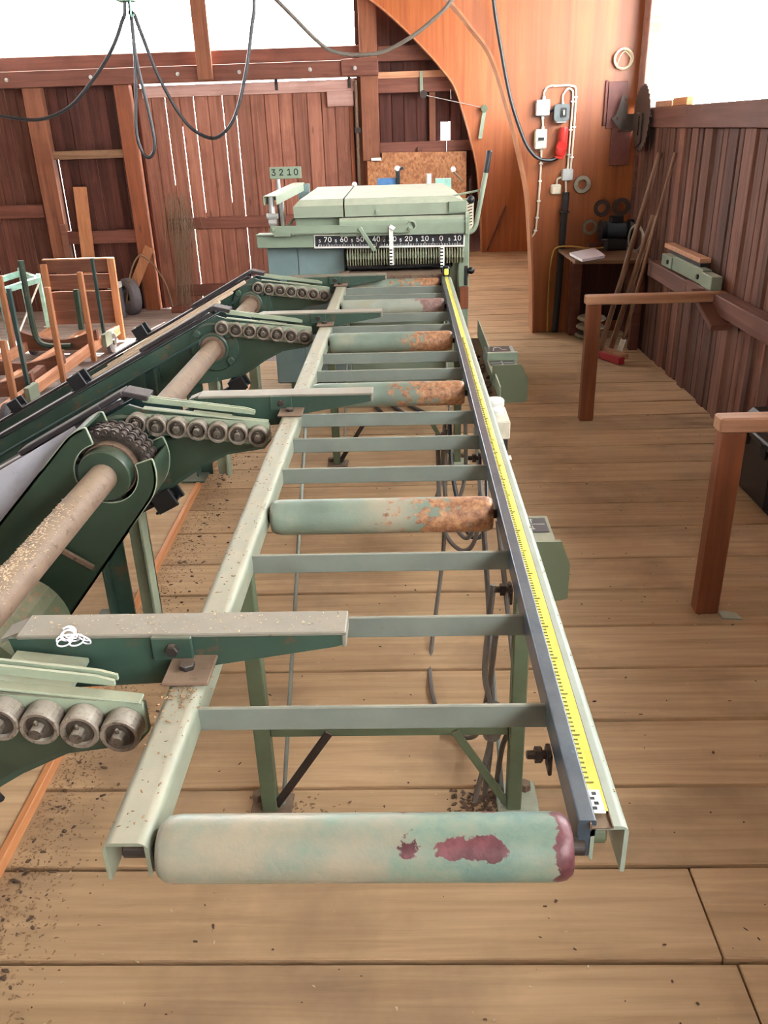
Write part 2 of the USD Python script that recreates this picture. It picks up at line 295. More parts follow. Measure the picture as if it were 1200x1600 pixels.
mat('clear_sheet', {'t': ('transparent_bsdf', {'color': (.96, .97, .97)}), 'd': ('translucent_bsdf', {'color': (.9, .92, .92)}), 'gl': ('glossy_bsdf', {'roughness': .15}), 'fr': ('fresnel', {'IOR': 1.4}),
                    'm1': ('mix_closure', {'fac': .18}), 'm2': ('mix_closure', {})},
    [('t.BSDF', 'm1.closure1'), ('d.BSDF', 'm1.closure2'), ('m1.closure', 'm2.closure1'), ('gl.BSDF', 'm2.closure2'), ('fr.fac', 'm2.fac')], 'm2.closure')
SPOT_RUST = [(.28, srgb(84, 56, 44)), (.45, srgb(140, 98, 70)), (.58, srgb(170, 124, 90)), (.75, srgb(190, 156, 116))]
SPOT_WINE = [(.3, srgb(92, 44, 52)), (.6, srgb(122, 76, 80)), (.75, srgb(146, 116, 112))]
worn_roller('roller_wine', srgb(132, 150, 134), SPOT_WINE, -.15, .30, .62, 9.0)
worn_roller('roller_rust', srgb(116, 130, 116), SPOT_RUST, -.26, .16, .475, 24.0)
worn_roller('roller_plum', srgb(140, 144, 132), [(.3, srgb(104, 72, 72)), (.7, srgb(146, 122, 110))], -.1, .14, .5, 8.0)
# wine-red patches on the nearest roller: one streak near its top and its right end
mat('roller_wine', {
    'g': ('geometry', {}), 's': ('separate_xyz', {}), 'x0': ('math', {'math_type': 'subtract', 'value2': .045}), 'xa': ('math', {'math_type': 'absolute'}),
    'xm': ('map_range', {'from_min': .06, 'from_max': .13, 'to_min': .20, 'to_max': -.35, 'clamp': True}),
    'z0': ('math', {'math_type': 'subtract', 'value2': .805}), 'za': ('math', {'math_type': 'absolute'}),
    'zm': ('map_range', {'from_min': .004, 'from_max': .022, 'to_min': .0, 'to_max': -.40, 'clamp': True}), 'ad0': ('math', {'math_type': 'add'}),
    'em': ('map_range', {'from_min': .160, 'from_max': .200, 'to_min': -.35, 'to_max': .28, 'clamp': True}), 'mxm': ('math', {'math_type': 'maximum'}),
    'n': ('noise_texture', {'scale': 26.0, 'detail': 7.0, 'roughness': .6}), 'ad': ('math', {'math_type': 'add'}),
    't': ('map_range', {'from_min': .55, 'from_max': .58, 'to_min': 0.0, 'to_max': 1.0, 'clamp': True}),
    'nb': ('noise_texture', {'scale': 11.0, 'detail': 8.0, 'roughness': .7}), 'rb': ('rgb_ramp', {'ramp': [(.28, srgb(96, 122, 114)), (.42, srgb(118, 134, 118)), (.54, srgb(134, 134, 118)), (.7, srgb(150, 140, 120))]}),
    'xg': ('map_range', {'from_min': -.16, 'from_max': .08, 'to_min': .10, 'to_max': -.10, 'clamp': True}), 'nx': ('math', {'math_type': 'add'}), 'ns': ('noise_texture', {'scale': 30.0, 'detail': 5.0}), 'rs': ('rgb_ramp', {'ramp': [(.35, srgb(76, 38, 44)), (.65, srgb(116, 68, 72))]}), 'mx': ('mix_color', {}), 'p': ('principled_bsdf', {'roughness': .42})},
    [('g.position', 's.vector'), ('s.x', 'x0.value1'), ('x0.value', 'xa.value1'), ('xa.value', 'xm.value'), ('s.z', 'z0.value1'), ('z0.value', 'za.value1'), ('za.value', 'zm.value'),
     ('xm.result', 'ad0.value1'), ('zm.result', 'ad0.value2'), ('s.x', 'em.value'), ('ad0.value', 'mxm.value1'), ('em.result', 'mxm.value2'), ('g.position', 'n.vector'), ('n.fac', 'ad.value1'),
     ('mxm.value', 'ad.value2'), ('ad.value', 't.value'), ('g.position', 'nb.vector'), ('nb.fac', 'nx.value1'), ('s.x', 'xg.value'), ('xg.result', 'nx.value2'), ('nx.value', 'rb.fac'), ('g.position', 'ns.vector'), ('ns.fac', 'rs.fac'), ('rb.color', 'mx.a'),
     ('rs.color', 'mx.b'), ('t.result', 'mx.fac'), ('mx.result', 'p.base_color')], 'p.BSDF')

# ================================================================== THE SETTING
YF, XW, G = 12.68, 1.88, -.73            # far wall, right wall, the lower ground on the left
# --- deck of wide planks
fl = struct('floor')
edges = [.56, .78, .972, 1.236, 1.492, 1.766, 2.046, 2.314, 2.57, 2.828, 3.086, 3.383, 3.64, 3.906, 4.159, 4.421, 4.683, 4.95, 5.216, 5.454, 5.661, 5.939, 6.21, 6.49]
edges = [.56 - .27 * k for k in range(9, 0, -1)] + edges
while edges[-1] < 12.45: edges.append(edges[-1] + .262 + R.uniform(-.012, .012))
for a, b in zip(edges, edges[1:]):
    g = R.choice([.013, .015, .017]) if a < 3 else R.choice([.009, .011, .013])
    x0 = -1.62 + R.uniform(-.02, .02) if b < 6.5 else -.55
    cut = {.972: .690, 1.236: .665}.get(round(a, 3))
    runs = [(x0, cut - .002), (cut + .002, 1.87)] if cut else [(x0, 1.87)]
    for p, q in runs:
        v, f = box(p, q, a + g / 2, b - g / 2, -.045, R.uniform(-.002, .001), .0025)
        part(fl, 'plank', (v, f), 'deck_wood')
for x in (-1.5, -.4, .7, 1.7): part(fl, 'joist', box(x - .07, x + .07, -1.8 if x > -1 else -1.8, 6.4 if x < -.6 else 12.4, -.21, -.048), 'beam_wood_y')
part(fl, 'fascia', box(-1.64, -1.60, -1.8, 6.5, G, -.05, .003), 'beam_wood_y'); part(fl, 'fascia', box(-1.60, -.56, 6.43, 6.47, G, -.05, .003), 'beam_wood'); part(fl, 'fascia', box(-.60, -.56, 6.47, 12.4, G, -.05, .003), 'beam_wood_y')
# --- lower ground
lo = struct('floor_lower')
y = -1.6
while y < 12.5:
    w = .2 + R.uniform(-.015, .015); part(lo, 'plank', box(-6.6, -1.66 if y < 6.5 else -.62, y, y + w - .006, G - .04, G, .003), 'ground_wood'); y += w
gr = one('floor_ground', box(-45, 45, -40, 60, G - .30, G - .06), 'soil', 'pale bare ground around and under the barn', 'ground', kind='structure')
gr.ClearCustomDataByKey('label'); gr.ClearCustomDataByKey('category')
# --- far wall
wf = struct('wall_far')
def boards(root, x0, x1, z0, z1, w, m, y=YF, gap=(.010, .015), wide=.1, t=.024, skip=()):
    x = x0
    while x < x1 - .03:
        ww = min(w * R.uniform(.88, 1.12), x1 - x); op = R.random() < wide; g = R.uniform(*gap)
        dy = R.uniform(0, .008)
        if not any(a < x + ww / 2 < b for a, b in skip):
            part(root, 'board', box(x + g / 2, x + ww - g / 2, y + dy, y + dy + t, z0, z1, .002), m)
            lo_, hi_ = (z0, z1) if not op else R.choice([(z0, z1 - (z1 - z0) * R.uniform(.25, .4)), (z0 + (z1 - z0) * R.uniform(.5, .7), z1)])
            part(root, 'cover_strip', box(x + ww - .02, x + ww + .02, y + .036, y + .048, lo_, hi_, .001), m)
        x += ww
boards(wf, -6.6, -5.18, G - .05, 2.6, .14, 'board_wood')
boards(wf, -5.18, -3.62, G - .05, 2.6, .135, 'dark_board_wood', wide=.25)
boards(wf, -.62, 1.1, 1.0, 3.6, .165, 'dark_board_wood', gap=(.009, .013), wide=0, y=YF + .02, skip=[(.46, .67)])
boards(wf, .46, .67, 1.72, 3.6, .2, 'dark_board_wood', gap=(.009, .013), wide=0, y=YF + .02); boards(wf, .46, .67, 1.0, 1.47, .2, 'dark_board_wood', gap=(.009, .013), wide=0, y=YF + .02)
boards(wf, -.62, 2.3, G, 1.0, .165, 'dark_board_wood', gap=(.009, .013), wide=0, y=YF + .02)
boards(wf, 1.1, 2.3, 1.0, 4.5, .165, 'dark_board_wood', gap=(.009, .013), wide=0, y=YF + .02)
part(wf, 'header_beam', box(-6.7, -.31, YF - .18, YF - .02, 2.29, 2.49, .006), 'beam_wood')
part(wf, 'sill_beam', box(-6.7, -.31, YF - .05, YF + .02, 2.495, 2.665, .006), 'beam_wood')
part(wf, 'beam_end', box(-.80, -.312, YF - .205, YF - .183, 2.30, 2.50, .004), 'beam_wood')
for x in (-5.33, -4.18, -3.0, -2.17, -1.22, -.62):
    part(wf, 'bolt', lathe([(0, 0), (.026, 0), (.026, .006), (.012, .008), (.012, .022), (0, .022)], (x, YF - (.18 if x < -.9 else .205), 2.39), (0, -1, 0), 12), 'zinc')
def post(x, z0, z1, w, d=.16, m='stud_wood', lean=0, y=None):
    y = YF - d if y is None else y
    return obox((x, y + d / 2, z0), (x + lean, y + d / 2, z1), w, d, (0, 1, 0), .006)
part(wf, 'post', post(-5.04, G, 2.29, .25, .15), 'stud_wood')
part(wf, 'post', post(-3.80, G, 2.29, .21, .15), 'post_wood')
part(wf, 'post', post(-.44, 1.24, 4.2, .235, .16), 'stud_wood')
part(wf, 'post', post(-.475, G, 1.24, .12, .10), 'post_wood')
part(wf, 'post', post(-2.62, 2.31, 4.2, .20, .06, y=YF - .245), 'stud_wood')
part(wf, 'stud', post(-.575, .6, 2.28, .075, .08), 'stud_wood'); part(wf, 'stud', post(-.70, .2, 2.28, .055, .06), 'post_wood'); part(wf, 'stud', post(.41, 1.47, 2.12, .085, .05), 'stud_wood')
for x0, x1, z0, z1, m in ((-4.92, -3.91, 1.38, 1.49, 'table_wood'), (-6.6, -5.2, .62, .80, 'beam_wood'), (-4.92, -3.72, .24, .42, 'beam_wood'), (-.32, .56, 2.46, 2.64, 'beam_wood'),
                          (-.56, 1.0, 2.08, 2.32, 'beam_wood'), (-.32, 1.3, 1.335, 1.47, 'beam_wood'), (.2, 1.3, 3.0, 3.15, 'beam_wood')):
    part(wf, 'girt', box(x0, x1, YF - .10, YF - .005, z0, z1, .005), m)
part(wf, 'ledge_board', box(-.32, .62, YF - .12, YF - .10, 2.255, 2.335, .004), 'rail_wood')
part(wf, 'batten', box(.20, .26, YF - .14, YF - .115, 1.13, 1.40, .003), 'beam_wood')
# --- barn door (sliding)
dr = struct('door_1')
x = -3.64; k = 0
while x < -.75:
    ww = .192 * R.uniform(.92, 1.08); g = R.uniform(.011, .015)
    part(dr, 'board', box(x + g / 2, min(x + ww, -.66) - g / 2, YF - .045, YF - .02, G + .015, 2.24, .002), 'door_wood'); x += ww; k += 1
    a_, b_ = {2: (G + .015, 1.0), 3: (1.75, 2.24), 4: (G + .015, .62), 6: (G + .015, .75), 7: (1.9, 2.24)}.get(k, (G + .015, 2.24))
    part(dr, 'cover_strip', box(min(x, -.69) - .02, min(x, -.69) + .02, YF - .016, YF - .004, a_, b_, .001), 'door_wood')
part(dr, 'top_board', box(-3.55, -.64, YF - .075, YF - .047, 2.12, 2.265, .004), 'pale_board_wood')
part(dr, 'corner_board', box(-1.02, -.66, YF - .10, YF - .077, 1.94, 2.13, .004), 'pale_board_wood')
for z0, z1 in ((.40, .56), (-.55, -.38)): part(dr, 'cross_rail', box(-3.40, -.66, YF - .08, YF - .047, z0, z1, .005), 'beam_wood')
for x in (-1.70, -.71): part(dr, 'hanger_strap', box(x - .02, x + .02, YF - .088, YF - .076, 2.16, 2.29), 'dark_steel')
part(dr, 'guide_rod', cyl((-.625, YF - .11, .7), (-.625, YF - .11, 2.25), .022), 'rust'); part(dr, 'latch', box(-.66, -.57, YF - .14, YF - .10, 1.60, 1.67), 'dark_steel')
part(dr, 'stop_board', box(-.74, -.52, YF - .004, YF + .018, G, 2.28, .002), 'dark_board_wood')
for x0_, x1_, z0_, z1_ in ((.28, .468, 1.0, 3.6), (.662, .82, 1.0, 3.6), (.40, .74, 1.708, 1.76), (.40, .74, 1.43, 1.478)): part(wf, 'cover_strip', box(x0_, x1_, YF + .053, YF + .062, z0_, z1_, .002), 'dark_board_wood')
# --- far windows: corrugated clear sheets above the sill
def corrugated(p0, p1, z0, z1, amp=.018, pitch=.076):
    p0, p1 = np.array(p0, float), np.array(p1, float); L = np.linalg.norm(p1 - p0); d = (p1 - p0) / L; s = np.array([-d[1], d[0]]); n = int(L / pitch * 8)
    t = np.linspace(0, L, n + 1); q = p0 + t[:, None] * d + (amp * np.sin(2 * np.pi * t / pitch))[:, None] * s
    V = np.vstack([np.c_[q, np.full(n + 1, z0)], np.c_[q, np.full(n + 1, z1)]]); i = np.arange(n); m = n + 1
    return V, np.vstack([np.c_[i, i + 1, i + 1 + m], np.c_[i, i + 1 + m, i + m]])
for k, (a, b) in enumerate(((-6.6, -2.72), (-2.52, -.56))):
    w = struct(f'window_{k + 1}'); part(w, 'corrugated_pane', corrugated((a, YF + .05), (b, YF + .05), 2.63, 4.2), 'clear_sheet')
# --- laminated arches, each a plywood web inside a curved edge, standing at y = 7.25 and y = 12.55
CV = [(1.108, 0), (1.085, .434), (1.052, .814), (1.011, 1.149), (.92, 1.50), (.865, 1.686), (.702, 2.123), (.536, 2.335), (.372, 2.513), (0.0, 2.86), (-.40, 3.17), (-1.1, 3.58), (-2.3, 4.0)]
cv = spline([(a, 0, b) for a, b in CV], 6)[:, [0, 2]]
def arch(root, y0, y1, base):
    face = [tuple(p) for p in cv] + [(-2.3, 5.2), (1.848, 3.56), (1.848, 0)]
    if base: face[0] = (1.108, 0)
    part(root, 'web', prism(face, 'y', y0, y1), 'arch_wood', label='orange varnished plywood face')
    out = [(p[0] - .012, p[1] - .006) for p in cv]
    e = [tuple(p) for p in cv] + [tuple(p) for p in out[::-1]]
    part(root, 'edge_lamination', prism(Polygon(e).buffer(.0015), 'y', y0 - .03, y1 + .03), 'arch_edge_wood', label='pale bent edge strip')
a1 = thing('laminated_arch', 'orange plywood arch in front, carrying the grey fuse boxes and conduits', 'arch', (1.4, 7.3, 0), 'plywood arches'); arch(a1, 7.25, 7.40, True)
part(a1, 'base_batten', box(1.385, 1.46, 7.20, 7.247, 0, .70, .004), 'post_wood', label='brown batten under the table end')
a2 = thing('laminated_arch', 'plywood arch farther back, behind the machine and against the end wall', 'arch', (1.4, 12.5, 0), 'plywood arches'); arch(a2, 12.36, 12.50, True)
part(a2, 'brace', obox((1.17, 12.335, .02), (1.42, 12.335, .62), .03, .03), 'beam_wood')
# --- right wall: boards up to a sill, clear sheets above
wr = struct('wall_right')
yy = -7.0
while yy < 7.22:
    w = R.choice([.085, .1, .115, .07]); prx = R.choice([0, .006, .014, .022])
    part(wr, 'board', box(XW - .006 - prx, XW + .03, yy + .004, yy + w - .004, -.05, 1.60, .003), 'side_board_wood'); yy += w
part(wr, 'corner_post', box(XW - .03, XW + .06, 7.225, 7.415, -.05, 1.62, .004), 'beam_wood_y')
boards_y = 7.42
while boards_y < 12.6:
    part(wr, 'board', box(XW - .01, XW + .03, boards_y, boards_y + .155, -.05, 1.62, .003), 'side_board_wood'); boards_y += .16
part(wr, 'sill_beam', box(XW - .045, XW + .09, -7.0, 7.05, 1.60, 1.735, .006), 'beam_wood_y'); part(wr, 'sill_beam', box(XW - .045, XW + .09, 7.42, 12.34, 1.60, 1.735, .006), 'beam_wood_y')
part(wr, 'ledger', box(1.755, XW - .03, 3.95, 5.35, .64, .745, .006), 'beam_wood_y'); part(wr, 'ledger', box(1.76, XW - .03, 5.36, 6.25, .625, .735, .006), 'beam_wood_y'); part(wr, 'ledger', box(1.75, XW - .03, 1.9, 3.94, .64, .745, .006), 'beam_wood_y')
part(wr, 'brace', obox((1.74, 5.02, .73), (1.74, 4.62, .60), .035, .12, (1, 0, 0)), 'beam_wood_y')
for yb in (7.2, 2.05, 12.3): part(wr, 'window_post', box(XW - .06, XW + .08, yb - .14, yb + .04, 1.735, 3.6, .006), 'beam_wood_y' if yb > 7.3 else 'pale_board_wood')
for k, (a, b) in enumerate(((-7.0, 1.9), (2.1, 7.05), (7.25, 12.15))):
    w = struct(f'window_{k + 3}'); part(w, 'corrugated_pane', corrugated((XW + .06, a), (XW + .06, b), 1.72, 3.6), 'clear_sheet')
# --- the rest of the barn: left wall, back gable with an open gateway, roof
wl = struct('wall_left')
yy = -7.0
while yy < YF:
    part(wl, 'board', box(-6.75, -6.72, yy + .003, yy + .197, G, 2.8, .002), 'board_wood'); yy += .2
part(wl, 'sill_beam', box(-6.80, -6.66, -7, YF, 2.8, 2.95), 'beam_wood_y')
w = struct('window_6'); part(w, 'corrugated_pane', corrugated((-6.78, -7), (-6.78, YF), 2.95, 3.6), 'clear_sheet')
ce = struct('ceiling')
part(ce, 'roof_slope', prism([(-2.3, 5.3), (2.35, 3.45), (2.35, 3.53), (-2.3, 5.38)], 'y', -7.2, YF + .35), 'roof_wood'); part(ce, 'roof_slope', prism([(-2.3, 5.3), (-2.3, 5.38), (-7.2, 3.53), (-7.2, 3.45)], 'y', -7.2, YF + .35), 'roof_wood')
wb = struct('wall_back')
for xx in np.arange(-6.7, 2.0, .2):
    z1 = 5.3 - 1.85 * abs(xx + 2.2) / 4.6
    part(wb, 'board', box(xx + .003, xx + .197, -7.03, -7.0, G, z1, .002), 'board_wood')
# ================================================================== ROLLER TABLE
XL0, XL1, XR0, XR1, ZT = -.417, -.352, .215, .283, .812
Y0, Y1 = .795, 5.25
rtb = thing('roller_table', 'long green roller table with seven-foot ladder of rollers and flat bars', 'roller table', (-.07, 3.0, 0))
rtb.SetCustomDataByKey('label', 'long pale green roller table with ladder-like bars, running towards the saw')
def channel(x0, x1, y0, y1, zt, h0, h1, t=.006, r=.012):
    """an upturned U: top plate with two flanges, the corners rounded"""
    out = sbox(x0 + r, zt - .05, x1 - r, zt - r).buffer(r).union(sbox(x0, zt - h0, x0 + 2 * r, zt - r)).union(sbox(x1 - 2 * r, zt - h1, x1, zt - r))
    out = out.intersection(sbox(x0, zt - max(h0, h1), x1, zt)); inn = sbox(x0 + t, zt - 1, x1 - t, zt - t)
    return prism(max(getattr(out.difference(inn), 'geoms', [out.difference(inn)]), key=lambda g: g.area), 'y', y0, y1)
part(rtb, 'left_rail', merge(channel(XL0, XL1 - .002, Y0 + .008, Y0 + .07, ZT, .066, .026, r=.016), channel(XL0, XL1 - .002, Y0 + .07, Y1, ZT, .066, .050, r=.016)), 'rail_green', label='left rail, dusty pale green channel')
part(rtb, 'right_rail', channel(.232, XR1, Y0 + .03, Y1, ZT + .002, .04, .082), 'rail_right_green', label='right rail, green channel under the tape')
part(rtb, 'fence_strip', prism(sbox(XR0 + .006, ZT - .046, .229, ZT + .004).buffer(.004).union(sbox(XR0 + .003, ZT - .012, .236, ZT + .010).buffer(.003)), 'y', Y0 + .03, Y1), 'fence_blue', label='dark blue-grey fence strip on the inner side')
part(rtb, 'tape_track', prism([(.2295, ZT + .0025), (.2605, ZT + .0025), (.2605, ZT + .007), (.259, ZT + .007), (.2585, ZT + .004), (.232, ZT + .004), (.2318, ZT + .011), (.2295, ZT + .011)], 'y', Y0 + .025, Y1), 'rust', label='rusty track that holds the tape')
for yb in (1.097, 1.37, 1.635, 2.153, 2.40, 2.64, 3.18, 3.45, 3.98, 4.26, 4.79, 5.03):
    part(rtb, 'cross_bar', box(XL1 - .004, XR0 + .006, yb, yb + .008, ZT - .058, ZT - .012, .002), 'bar_green')
RY = [.826, 1.882, 2.922, 3.734, 4.525, 5.185]
for k, yc in enumerate(RY):
    zc, r = .778, .0445
    prof = [(0, 0), (r * .55, 0), (r * .80, .003), (r * .95, .012), (r, .028), (r, .554 - .020), (r * .95, .554 - .008), (r * .82, .554), (0, .554)]
    ro = part(rtb, 'roller', lathe(prof, (XL1 + .004, yc, zc), (1, 0, 0), 40), 'roller_wine' if k == 0 else 'roller_plum' if k == 4 else 'roller_rust', 40,
              label=('nearest roller, pale green with wine-red patches' if k == 0 else 'roller with a plum-coloured right half' if k == 4 else 'roller with rust and shavings on its right half'))
    part(ro, 'axle', cyl((XL0 + .02, yc, zc), (XL1 + .012, yc, zc), .012), 'dark_steel'); part(ro, 'axle', cyl((XR0 - .012, yc, zc), (XR0 + .012, yc, zc), .012), 'dark_steel')
for yl in (1.69, 4.21):
    part(rtb, 'leg', box(-.408, -.368, yl - .02, yl + .02, .006, ZT - .01, .003), 'leg_green'); part(rtb, 'leg', box(.243, .281, yl - .02, yl + .02, .006, ZT - .01, .003), 'leg_green')
    part(rtb, 'foot_plate', box(-.44, -.33, yl - .05, yl + .05, 0, .008), 'rust'); part(rtb, 'foot_plate', box(.22, .33, yl - .05, yl + .09, 0, .008), 'machine_green')
    part(rtb, 'tie_bar', box(-.368, .243, yl - .004, yl + .004, .245, .275), 'leg_green')
    part(rtb, 'brace', obox((-.372, yl - .012, .02), (-.215, yl - .012, .265), .006, .022, (1, 0, 0)), 'dark_steel'); part(rtb, 'brace', obox((.246, yl - .012, .02), (.105, yl - .012, .265), .006, .022, (1, 0, 0)), 'leg_green')
    part(rtb, 'stay_rod', cyl((-.352, yl - .01, .02), (-.345, yl + .95, ZT - .06), .006), 'bar_green'); part(rtb, 'stay_rod', cyl((.234, yl - .01, .02), (.224, yl + .95, ZT - .07), .006), 'bar_green')
    part(rtb, 'foot_bolt', hexa((-.425, yl + .03, .008), (0, 0, 1), .018, .02), 'rust'); part(rtb, 'foot_bolt', hexa((.30, yl + .06, .008), (0, 0, 1), .018, .02), 'rust')
for yb in (1.02, 1.53, 2.30, 3.05): part(rtb, 'fence_bolt', merge(cyl((.175, yb, .765), (.215, yb, .765), .007), hexa((.188, yb, .765), (1, 0, 0), .013, .012), hexa((.206, yb, .765), (1, 0, 0), .017, .006), box(.208, .214, yb - .016, yb + .016, .735, .775)), 'dark_steel')
part(rtb, 'bearing_block', cyl((.238, .85, .780), (.258, .85, .780), .015), 'leg_green')

# --- measuring tape lying in its track
tp = thing('measuring_tape', 'yellow steel measuring tape pulled out along the right rail of the roller table', 'measuring tape', (.246, 3.0, ZT))
tq = [(.2318, .0105), (.238, .0070), (.245, .0060), (.252, .0068), (.2585, .0092)]
tb = part(tp, 'tape_blade', prism([(x, ZT + z) for x, z in tq] + [(x, ZT + z + .0008) for x, z in tq[::-1]], 'y', .845, 5.23), 'yellow_tape')
ticks = []
yy = .90
while yy < 3.6:
    l = .013 if round((yy - .9) * 100) % 10 == 0 else .008
    ticks.append(box(.2375, .2375 + l, yy - .0009, yy + .0009, ZT + .0066, ZT + .0089, .0001)); yy += .01
part(tb, 'scale_mark', merge(*ticks), 'tape_ink', False, kind='stuff')
hk = part(tp, 'end_tab', box(.235, .255, .842, .885, ZT + .0078, ZT + .0092, .0003), 'white_paint', label='white end tab of the tape')
part(hk, 'end_print', merge(*[box(.239 + .004 * (i % 2), .245 + .004 * (i % 2), .848 + .009 * i, .853 + .009 * i, ZT + .009, ZT + .0098, .0002) for i in range(4)]), 'ink_black')
cs = part(tp, 'tape_case', merge(box(.228, .272, 5.20, 5.262, ZT + .012, ZT + .07, .010)), 'black_plastic', label='black and yellow tape case'); part(cs, 'case_cheek', box(.236, .264, 5.195, 5.25, ZT + .02, ZT + .06, .006), 'yellow_tape')

# ================================================================== CROSS CONVEYOR ARMS, their forks, shaft and chain drive
SL = .51                                      # fall of the arms towards the left
u_ = np.array([-1, 0, -SL]) / math.hypot(1, SL)
def slopez(x): return .883 + (x + .91) * SL
AY = [1.12, 2.57, 3.97, 5.06]
ANAME = ['nearest feed conveyor arm, only its row of rollers and front end inside the frame', 'second feed conveyor arm from the camera, behind the green chain guard', 'third feed conveyor arm, with the long dark incline and black cleats', 'farthest feed conveyor arm, beside the saw, with pale strips along its incline']
def make_arm(y, near=False):
    t = thing('conveyor_arm', 'arm', 'conveyor', (-.9, y, 0), 'feed conveyor arms')
    xe = -3.95
    head = [(-.452, .792), (-.452, .735), (-.475, .708), (-.60, .690), (-.69, .645), (-.80, .575), (-.95, .545), (-1.10, slopez(-1.10) - .26)]
    tail = [(xe, slopez(xe) - .26), (xe, slopez(xe) - .01)]
    pl = Polygon(head + tail + [(-.905, .868), (-.86, .853)])
    hole = Point(-.93, .72).buffer(.062)
    part(t, 'front_plate', prism(pl.difference(hole), 'y', y, y + .012), 'dark_green'); 
    part(t, 'rear_plate', prism(Polygon([(-.76, .835), (-.76, .60), (-.80, .575), (-1.10, slopez(-1.1) - .22), (xe, slopez(xe) - .22), (xe, slopez(xe) - .01), (-.905, .868)]).difference(hole), 'y', y + .10, y + .112), 'teal_green')
    # flanges along the incline and the bed strips on top
    for a, b, h, m, nm in ((.008, -.026, .026, 'teal_green', 'flange'),):
        part(t, nm, obox((-.95, y + a - .018, slopez(-.95) - .085), (xe, y + a - .018, slopez(xe) - .085), .040, .010, (0, 0, 1)), m)
    part(t, 'bed_strip', obox((-.93, y + .016, slopez(-.93) + .002), (xe, y + .016, slopez(xe) + .002), .030, .014, (0, 0, 1)), 'belt_black', label='black bed strip')
    part(t, 'wear_strip', obox((-.95, y + .055, slopez(-.95) + .004), (xe, y + .055, slopez(xe) + .004), .036, .014, (0, 0, 1)), 'white_sheet', label='pale worn strip')
    part(t, 'bed_strip', obox((-.93, y + .105, slopez(-.93) + .002), (xe, y + .105, slopez(xe) + .002), .026, .018, (0, 0, 1)), 'belt_black', label='black bed strip')
    # chain over the hump and its cover
    hump = [(-1.30, y + .035, slopez(-1.30) + .022), (-1.0, y + .035, slopez(-1.0) + .026), (-.92, y + .035, .906), (-.84, y + .035, .887)]
    for a, b in zip(hump, hump[1:]): part(t, 'chain_cover', obox(a, b, .075, .018, (0, 0, 1)), 'belt_black', label='black chain cover')
    for s in (-.008, .008): part(t, 'guide_blade', prism([(-.86, .872), (-.87, .895), (-.80, .882), (-.53, .842), (-.50, .832), (-.50, .822), (-.53, .826)], 'y', y + .02 + s, y + .026 + s), 'arm_pale', label='thin pale guide blade')
    part(t, 'roller_bar', prism([(-.452, .800), (-.452, .742), (-.475, .722), (-.88, .776), (-.89, .842)], 'y', y - .008, y), 'arm_pale', label='pale bar behind the small rollers')
    part(t, 'head_doubler', prism(Polygon([(-.50, .715), (-.60, .700), (-.70, .655), (-.80, .590), (-.80, .76), (-.50, .735)]), 'y', y - .004, y), 'guard_green')
    part(t, 'top_flange', obox((-.455, y + .005, .800), (-.86, y + .005, .856), .026, .006, (0, 0, 1)), 'arm_pale')
    part(t, 'bridge_plate', prism([(-.70, .838), (-.575, .820), (-.575, .812), (-.70, .830)], 'y', y + .012, y + (.098 if near else .028)), 'arm_pale', label='pale bridge plate')
    for k in range(7):
        x, z = -.485 - .0655 * k, .762 + .0088 * k
        ro = part(t, 'small_roller', lathe([(.024, .008), (.0255, .001), (.031, 0), (.0335, .003), (.0335, .036), (.012, .036), (.012, .030)], (x, y - .046, z), (0, 1, 0), 24), 'roller_rim', 35)
        part(ro, 'bearing_face', lathe([(0, .004), (.017, .004), (.018, .007), (.0245, .008), (.0245, .018), (0, .018)], (x, y - .046, z), (0, 1, 0), 20), 'roller_recess', 35)
        part(ro, 'axle_bolt', merge(lathe([(0, 0), (.010, 0), (.0115, .002), (.0115, .022), (0, .022)], (x, y - .060, z), (0, 1, 0), 12), box(x - .003, x + .003, y - .052, y - .046, z + .008, z + .020)), 'bearing_steel')
    part(t, 'shaft_bearing', merge(ringm((-.93, y - .018, .72), (0, 1, 0), .045, .074, .05, b=.006), ringm((-.93, y - .008, .72), (0, 1, 0), .05, .118, .022, b=.008), *[lathe([(0, 0), (.014, 0), (.018, .005), (.020, .03), (0, .03)], (-.93 + .098 * math.cos(q), y - .034, .72 + .098 * math.sin(q)), (0, 1, 0), 14) for q in (.7, 2.4, 3.9, 5.6)]), 'dark_green', label='round flanged shaft bearing')
    part(t, 'bearing_seal', ringm((-.93, y - .040, .72), (0, 1, 0), .044, .060, .02), 'rust', label='rusty bearing collar')
    for dx, yy in ((-1.02, y + .20), (-1.09, y + .20)):
        pass
    lz = .60
    lg = part(t, 'leg', merge(box(-1.10, -1.03, y + .06, y + .072, .03, lz, .002), box(-1.10, -1.09, y - .0, y + .072, .03, lz, .002)), 'dark_green'); part(lg, 'base_plate', box(-1.17, -1.05, y - .06, y + .10, .03, .042, .002), 'dark_green')
    part(t, 'leg', merge(box(-1.00, -.93, y + .06, y + .072, .03, .57, .002), box(-.94, -.93, y, y + .072, .03, .57, .002)), 'arm_pale')
    for x in (-1.23, -1.30): part(t, 'gusset', prism([(x, slopez(x) - .09), (x + .012, slopez(x) - .085), (x + .012, slopez(x) - .36), (x, slopez(x) - .33)], 'y', y - .055, y), 'dark_green')
    part(t, 'tie_gusset', prism([(-1.20, slopez(-1.2) - .10), (-1.42, slopez(-1.42) - .10), (-1.30, slopez(-1.3) - .30)], 'y', y - .012, y - .004), 'teal_green')
    # chain returning under the arm, with black cleats on both runs
    part(t, 'return_chain', obox((-.82, y + .05, .53), (xe, y + .05, slopez(xe) - .33), .03, .02, (0, 0, 1)), 'belt_black')
